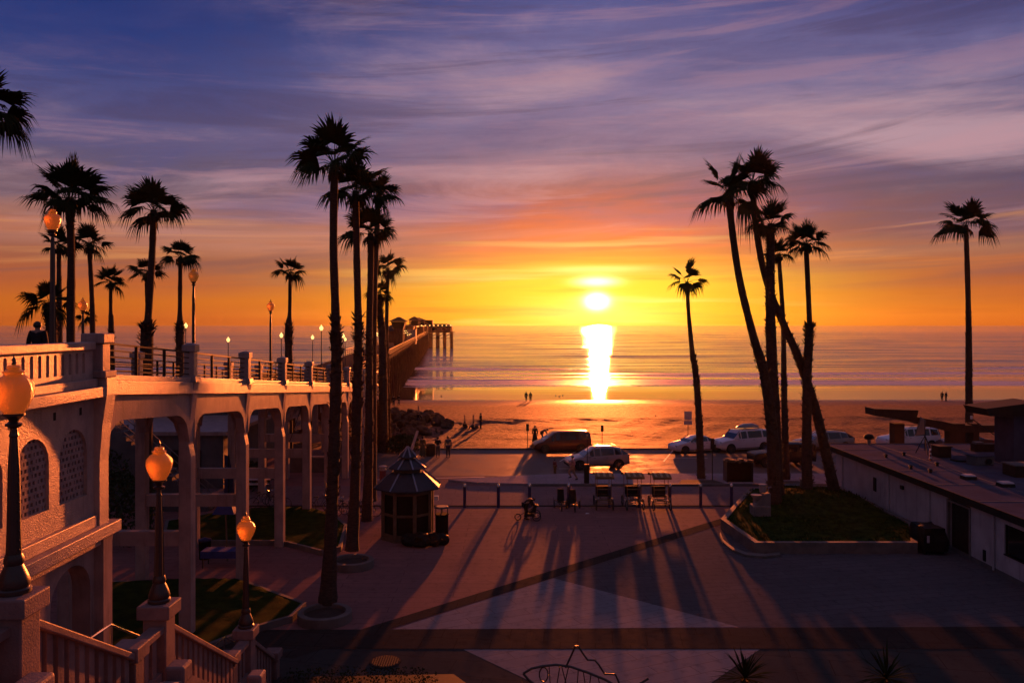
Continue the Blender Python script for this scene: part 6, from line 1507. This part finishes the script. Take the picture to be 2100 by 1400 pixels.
    f = MB(); hp = J['hea']; up = (J['top']-J['nec']).normalized(); fw = Vector((0,-1,0)) if abs(up.z) > .7 else Vector((0,-.5,-.85)); fw = (fw-up*fw.dot(up)).normalized(); sx = up.cross(fw)
    f.bar(hp+fw*.08*k+up*.01, hp+fw*.115*k-up*.015, .022, .03); fo = f.build('nose', 'skin', t)
    f = MB()
    for s_ in (-1, 1): f.bar(hp+fw*.085*k+sx*s_*.032+up*.018, hp+fw*.095*k+sx*s_*.032+up*.018, .022, .014)
    f.bar(hp+fw*.082*k-up*.045-sx*.02, hp+fw*.082*k-up*.045+sx*.02, .012, .012); f.build('eyes_and_mouth', 'hair', t)
    e_ = MB()
    for s_ in (-1, 1): e_.box(hp+sx*s_*.088*k, (.02, .03, .05))
    e_.build('ears', 'skin', t)
    skin('shirt', [('pel','spi'), ('spi','che'), ('che','shL'), ('shL','elL'), ('elL','wrL'), ('che','shR'), ('shR','elR'), ('elR','wrR')], shirt, .018)
    if dress:
        MB().lathe([(.30*k, .12*k), (.24*k, .5*k), (.17*k, .98*k), (.13*k, 1.1*k)], seg=14).build('skirt', pants, t, smooth=True)
    else:
        skin('trousers', [('pel','hiL'), ('hiL','knL'), ('knL','anL'), ('pel','hiR'), ('hiR','knR'), ('knR','anR')], pants, .018)
    for s in ('L', 'R'): sh = MB(); sh.bar(J['an'+s]*1.0+Vector((0,.05,-.045))*k, J['to'+s]+Vector((0,-.04,0)), .085*k, .07*k); sh.build('shoe', 'black', t, bevel=.015)
    bm = bmesh.new(); bmesh.ops.create_icosphere(bm, subdivisions=3, radius=.108*k)
    for v in bm.verts:
        c = v.co.copy()
        if c.dot(fw) > .03*k and c.dot(up) < .05*k: v.co *= .72
        if c.dot(up) < -.05*k: v.co *= .85
        v.co += hp+up*.03*k-fw*.018*k
    me = bpy.data.meshes.new('hair'); bm.to_mesh(me); bm.free(); me.materials.append(M[hair]); me.polygons.foreach_set('use_smooth', [True]*len(me.polygons)); o = bpy.data.objects.new('hair', me); COL.objects.link(o); o.parent = t
    if hat:
        hm = MB(); c = hp+up*.09*k
        hm.lathe([(.20*k, 0), (.20*k, .015), (.11*k, .025), (.10*k, .10), (.03, .11)], tuple(c), 16); hm.build('hat', 'canopy_s', t)
    return t
PI = math.pi
person(0, 0, 'person in dark jacket seen from behind, leaning on the slotted balustrade at left', loc=(-11.98-.55, 21.9, 9.45), rz=PI, h=1.66, shirt='cloth_dark', pants='cloth_dark')
bp = thing('person_x', '', '') if False else None
person(867, 936, 'woman in a long dress standing left of the beach bin', rz=PI*.9, h=1.72, dress=True, pants='cloth_olive', shirt='cloth_olive')
person(898, 937, 'person with raised arms taking a photo, right of the beach bin', 'phone', rz=PI, h=1.70, pants='cloth_grey')
person(919, 937, 'taller person standing at the right of the group by the beach bin', rz=PI*1.05, h=1.76, shirt='cloth_grey', pants='cloth_navy')
person(986, 879, 'lone person standing upright on the sand beside two seated people', rz=PI*.6, h=1.8)
person(953, 880, 'person sitting on the sand, left of the standing one', 'sit', rz=PI*.9, h=1.7)
person(971, 880, 'person sitting cross legged on the sand next to the standing one', 'sit', rz=-PI*.5, h=1.7, shirt='cloth_grey')
person(858, 872, 'person sitting on top of the boulders beside the ramp end', 'sit', rz=PI*.8, h=1.7, loc=(P(858,872,93).x, 93, .4))
person(1097, 908, 'person in long dark coat standing left of the dark red van', rz=PI, h=1.68, shirt='cloth_dark', pants='cloth_dark', dress=True)
person(1113, 905, 'person bending forward on the sand behind the front of the dark red van', 'bend', rz=PI*.5, h=1.7, shirt='cloth_grey')
person(1079, 823, 'dark figure strolling near the water, left one of the pair with long shadows', 'walk', rz=PI*.9, h=1.75)
person(1088, 823, 'dark figure strolling near the water, right one of the pair with long shadows', rz=PI, h=1.7)
person(1932, 822, 'left one of two people standing on the wet sand at far right', rz=PI, h=1.78)
person(1940, 822, 'right one of two people standing on the wet sand at far right', rz=PI*1.1, h=1.72)
person(807, 832, 'person on the sand beside the pier piles, closer to the ramp', rz=PI, h=1.7)
person(818, 830, 'person walking on the sand beside the pier piles, further right', 'walk', rz=PI*.8, h=1.7)
person(1174, 984, 'jogger in pink top and bare legs running left past the front of the silver car', 'run', rz=-PI*.5, h=1.72, shirt='cloth_pink', pants='skin', z=.15)
person(1138, 972, 'small child in red top and yellow shorts at the kerb before the silver car', rz=PI*.7, h=1.12, shirt='cloth_red', pants='canopy_y', z=0.0)
person(1080, 1064, 'person in a dark coat bending over the jogging stroller', 'bend', rz=PI*.5+.35, h=1.62, shirt='cloth_dark', pants='cloth_dark', z=0.0)
person(1492, 922, 'person standing behind the white car with the roof box', rz=PI, h=1.75, loc=(P(1496,922,76).x, 76, -.2))
for i, (x, y) in enumerate([(-1.4, 150), (-.7, 152), (.2, 149)]): pass
def pier_person(Y, dx, lab):
    person(0, 0, lab, 'walk' if int(Y) % 2 else 'stand', rz=PI*.1, h=1.72, loc=(XR(Y)-dx, Y, ZD(Y)), group='people strolling on the pier')
for Y, dx, w in ((112, 2.0, 'nearest of all'), (125, 3.2, 'second nearest'), (150, 1.4, 'close to the rail halfway to the tower'), (171, 2.6, 'shortly before the tower'), (190, 4.2, 'closest to the foot of the tower')): pier_person(Y, dx, 'tiny dark figure strolling on the pier deck, '+w)
def gull(px, py, lab):
    g = G(px, py); t = thing('seagull', lab, 'bird', tuple(g), rnd.random()*6, 'birds on the beach'); b = MB()
    b.lathe([(.01,-.22), (.06,-.12), (.09,0), (.07,.10), (.03,.17)], seg=8); b.v = [(v[2], v[1], v[0]*.9+.20) for v in b.v]; b.tube([(.15,0,.22), (.2,0,.32)], [.04,.045], 6); b.tube([(.2,0,.33), (.29,0,.31)], [.02,.004], 5)
    b.build('body', 'cloth_grey', t, smooth=True); l = MB(); 
    for s in (-1, 1): l.bar((0, s*.03, .14), (0, s*.03, 0), .012)
    l.build('leg', 'canopy_y', t)
for px, py, lab in ((1140,812,'tiny gull on the wet sand, leftmost of the small flock'), (1147,814,'tiny gull on the wet sand, second of the small flock'), (1154,812,'tiny gull on the wet sand, right of the small flock'), (1242,806,'gull beside the bright sun reflection on the wet sand'), (1345,856,'gull standing alone on the dry sand left of the notice sign'), (905,813,'gull by the waterline right of the pier')): gull(px, py, lab)
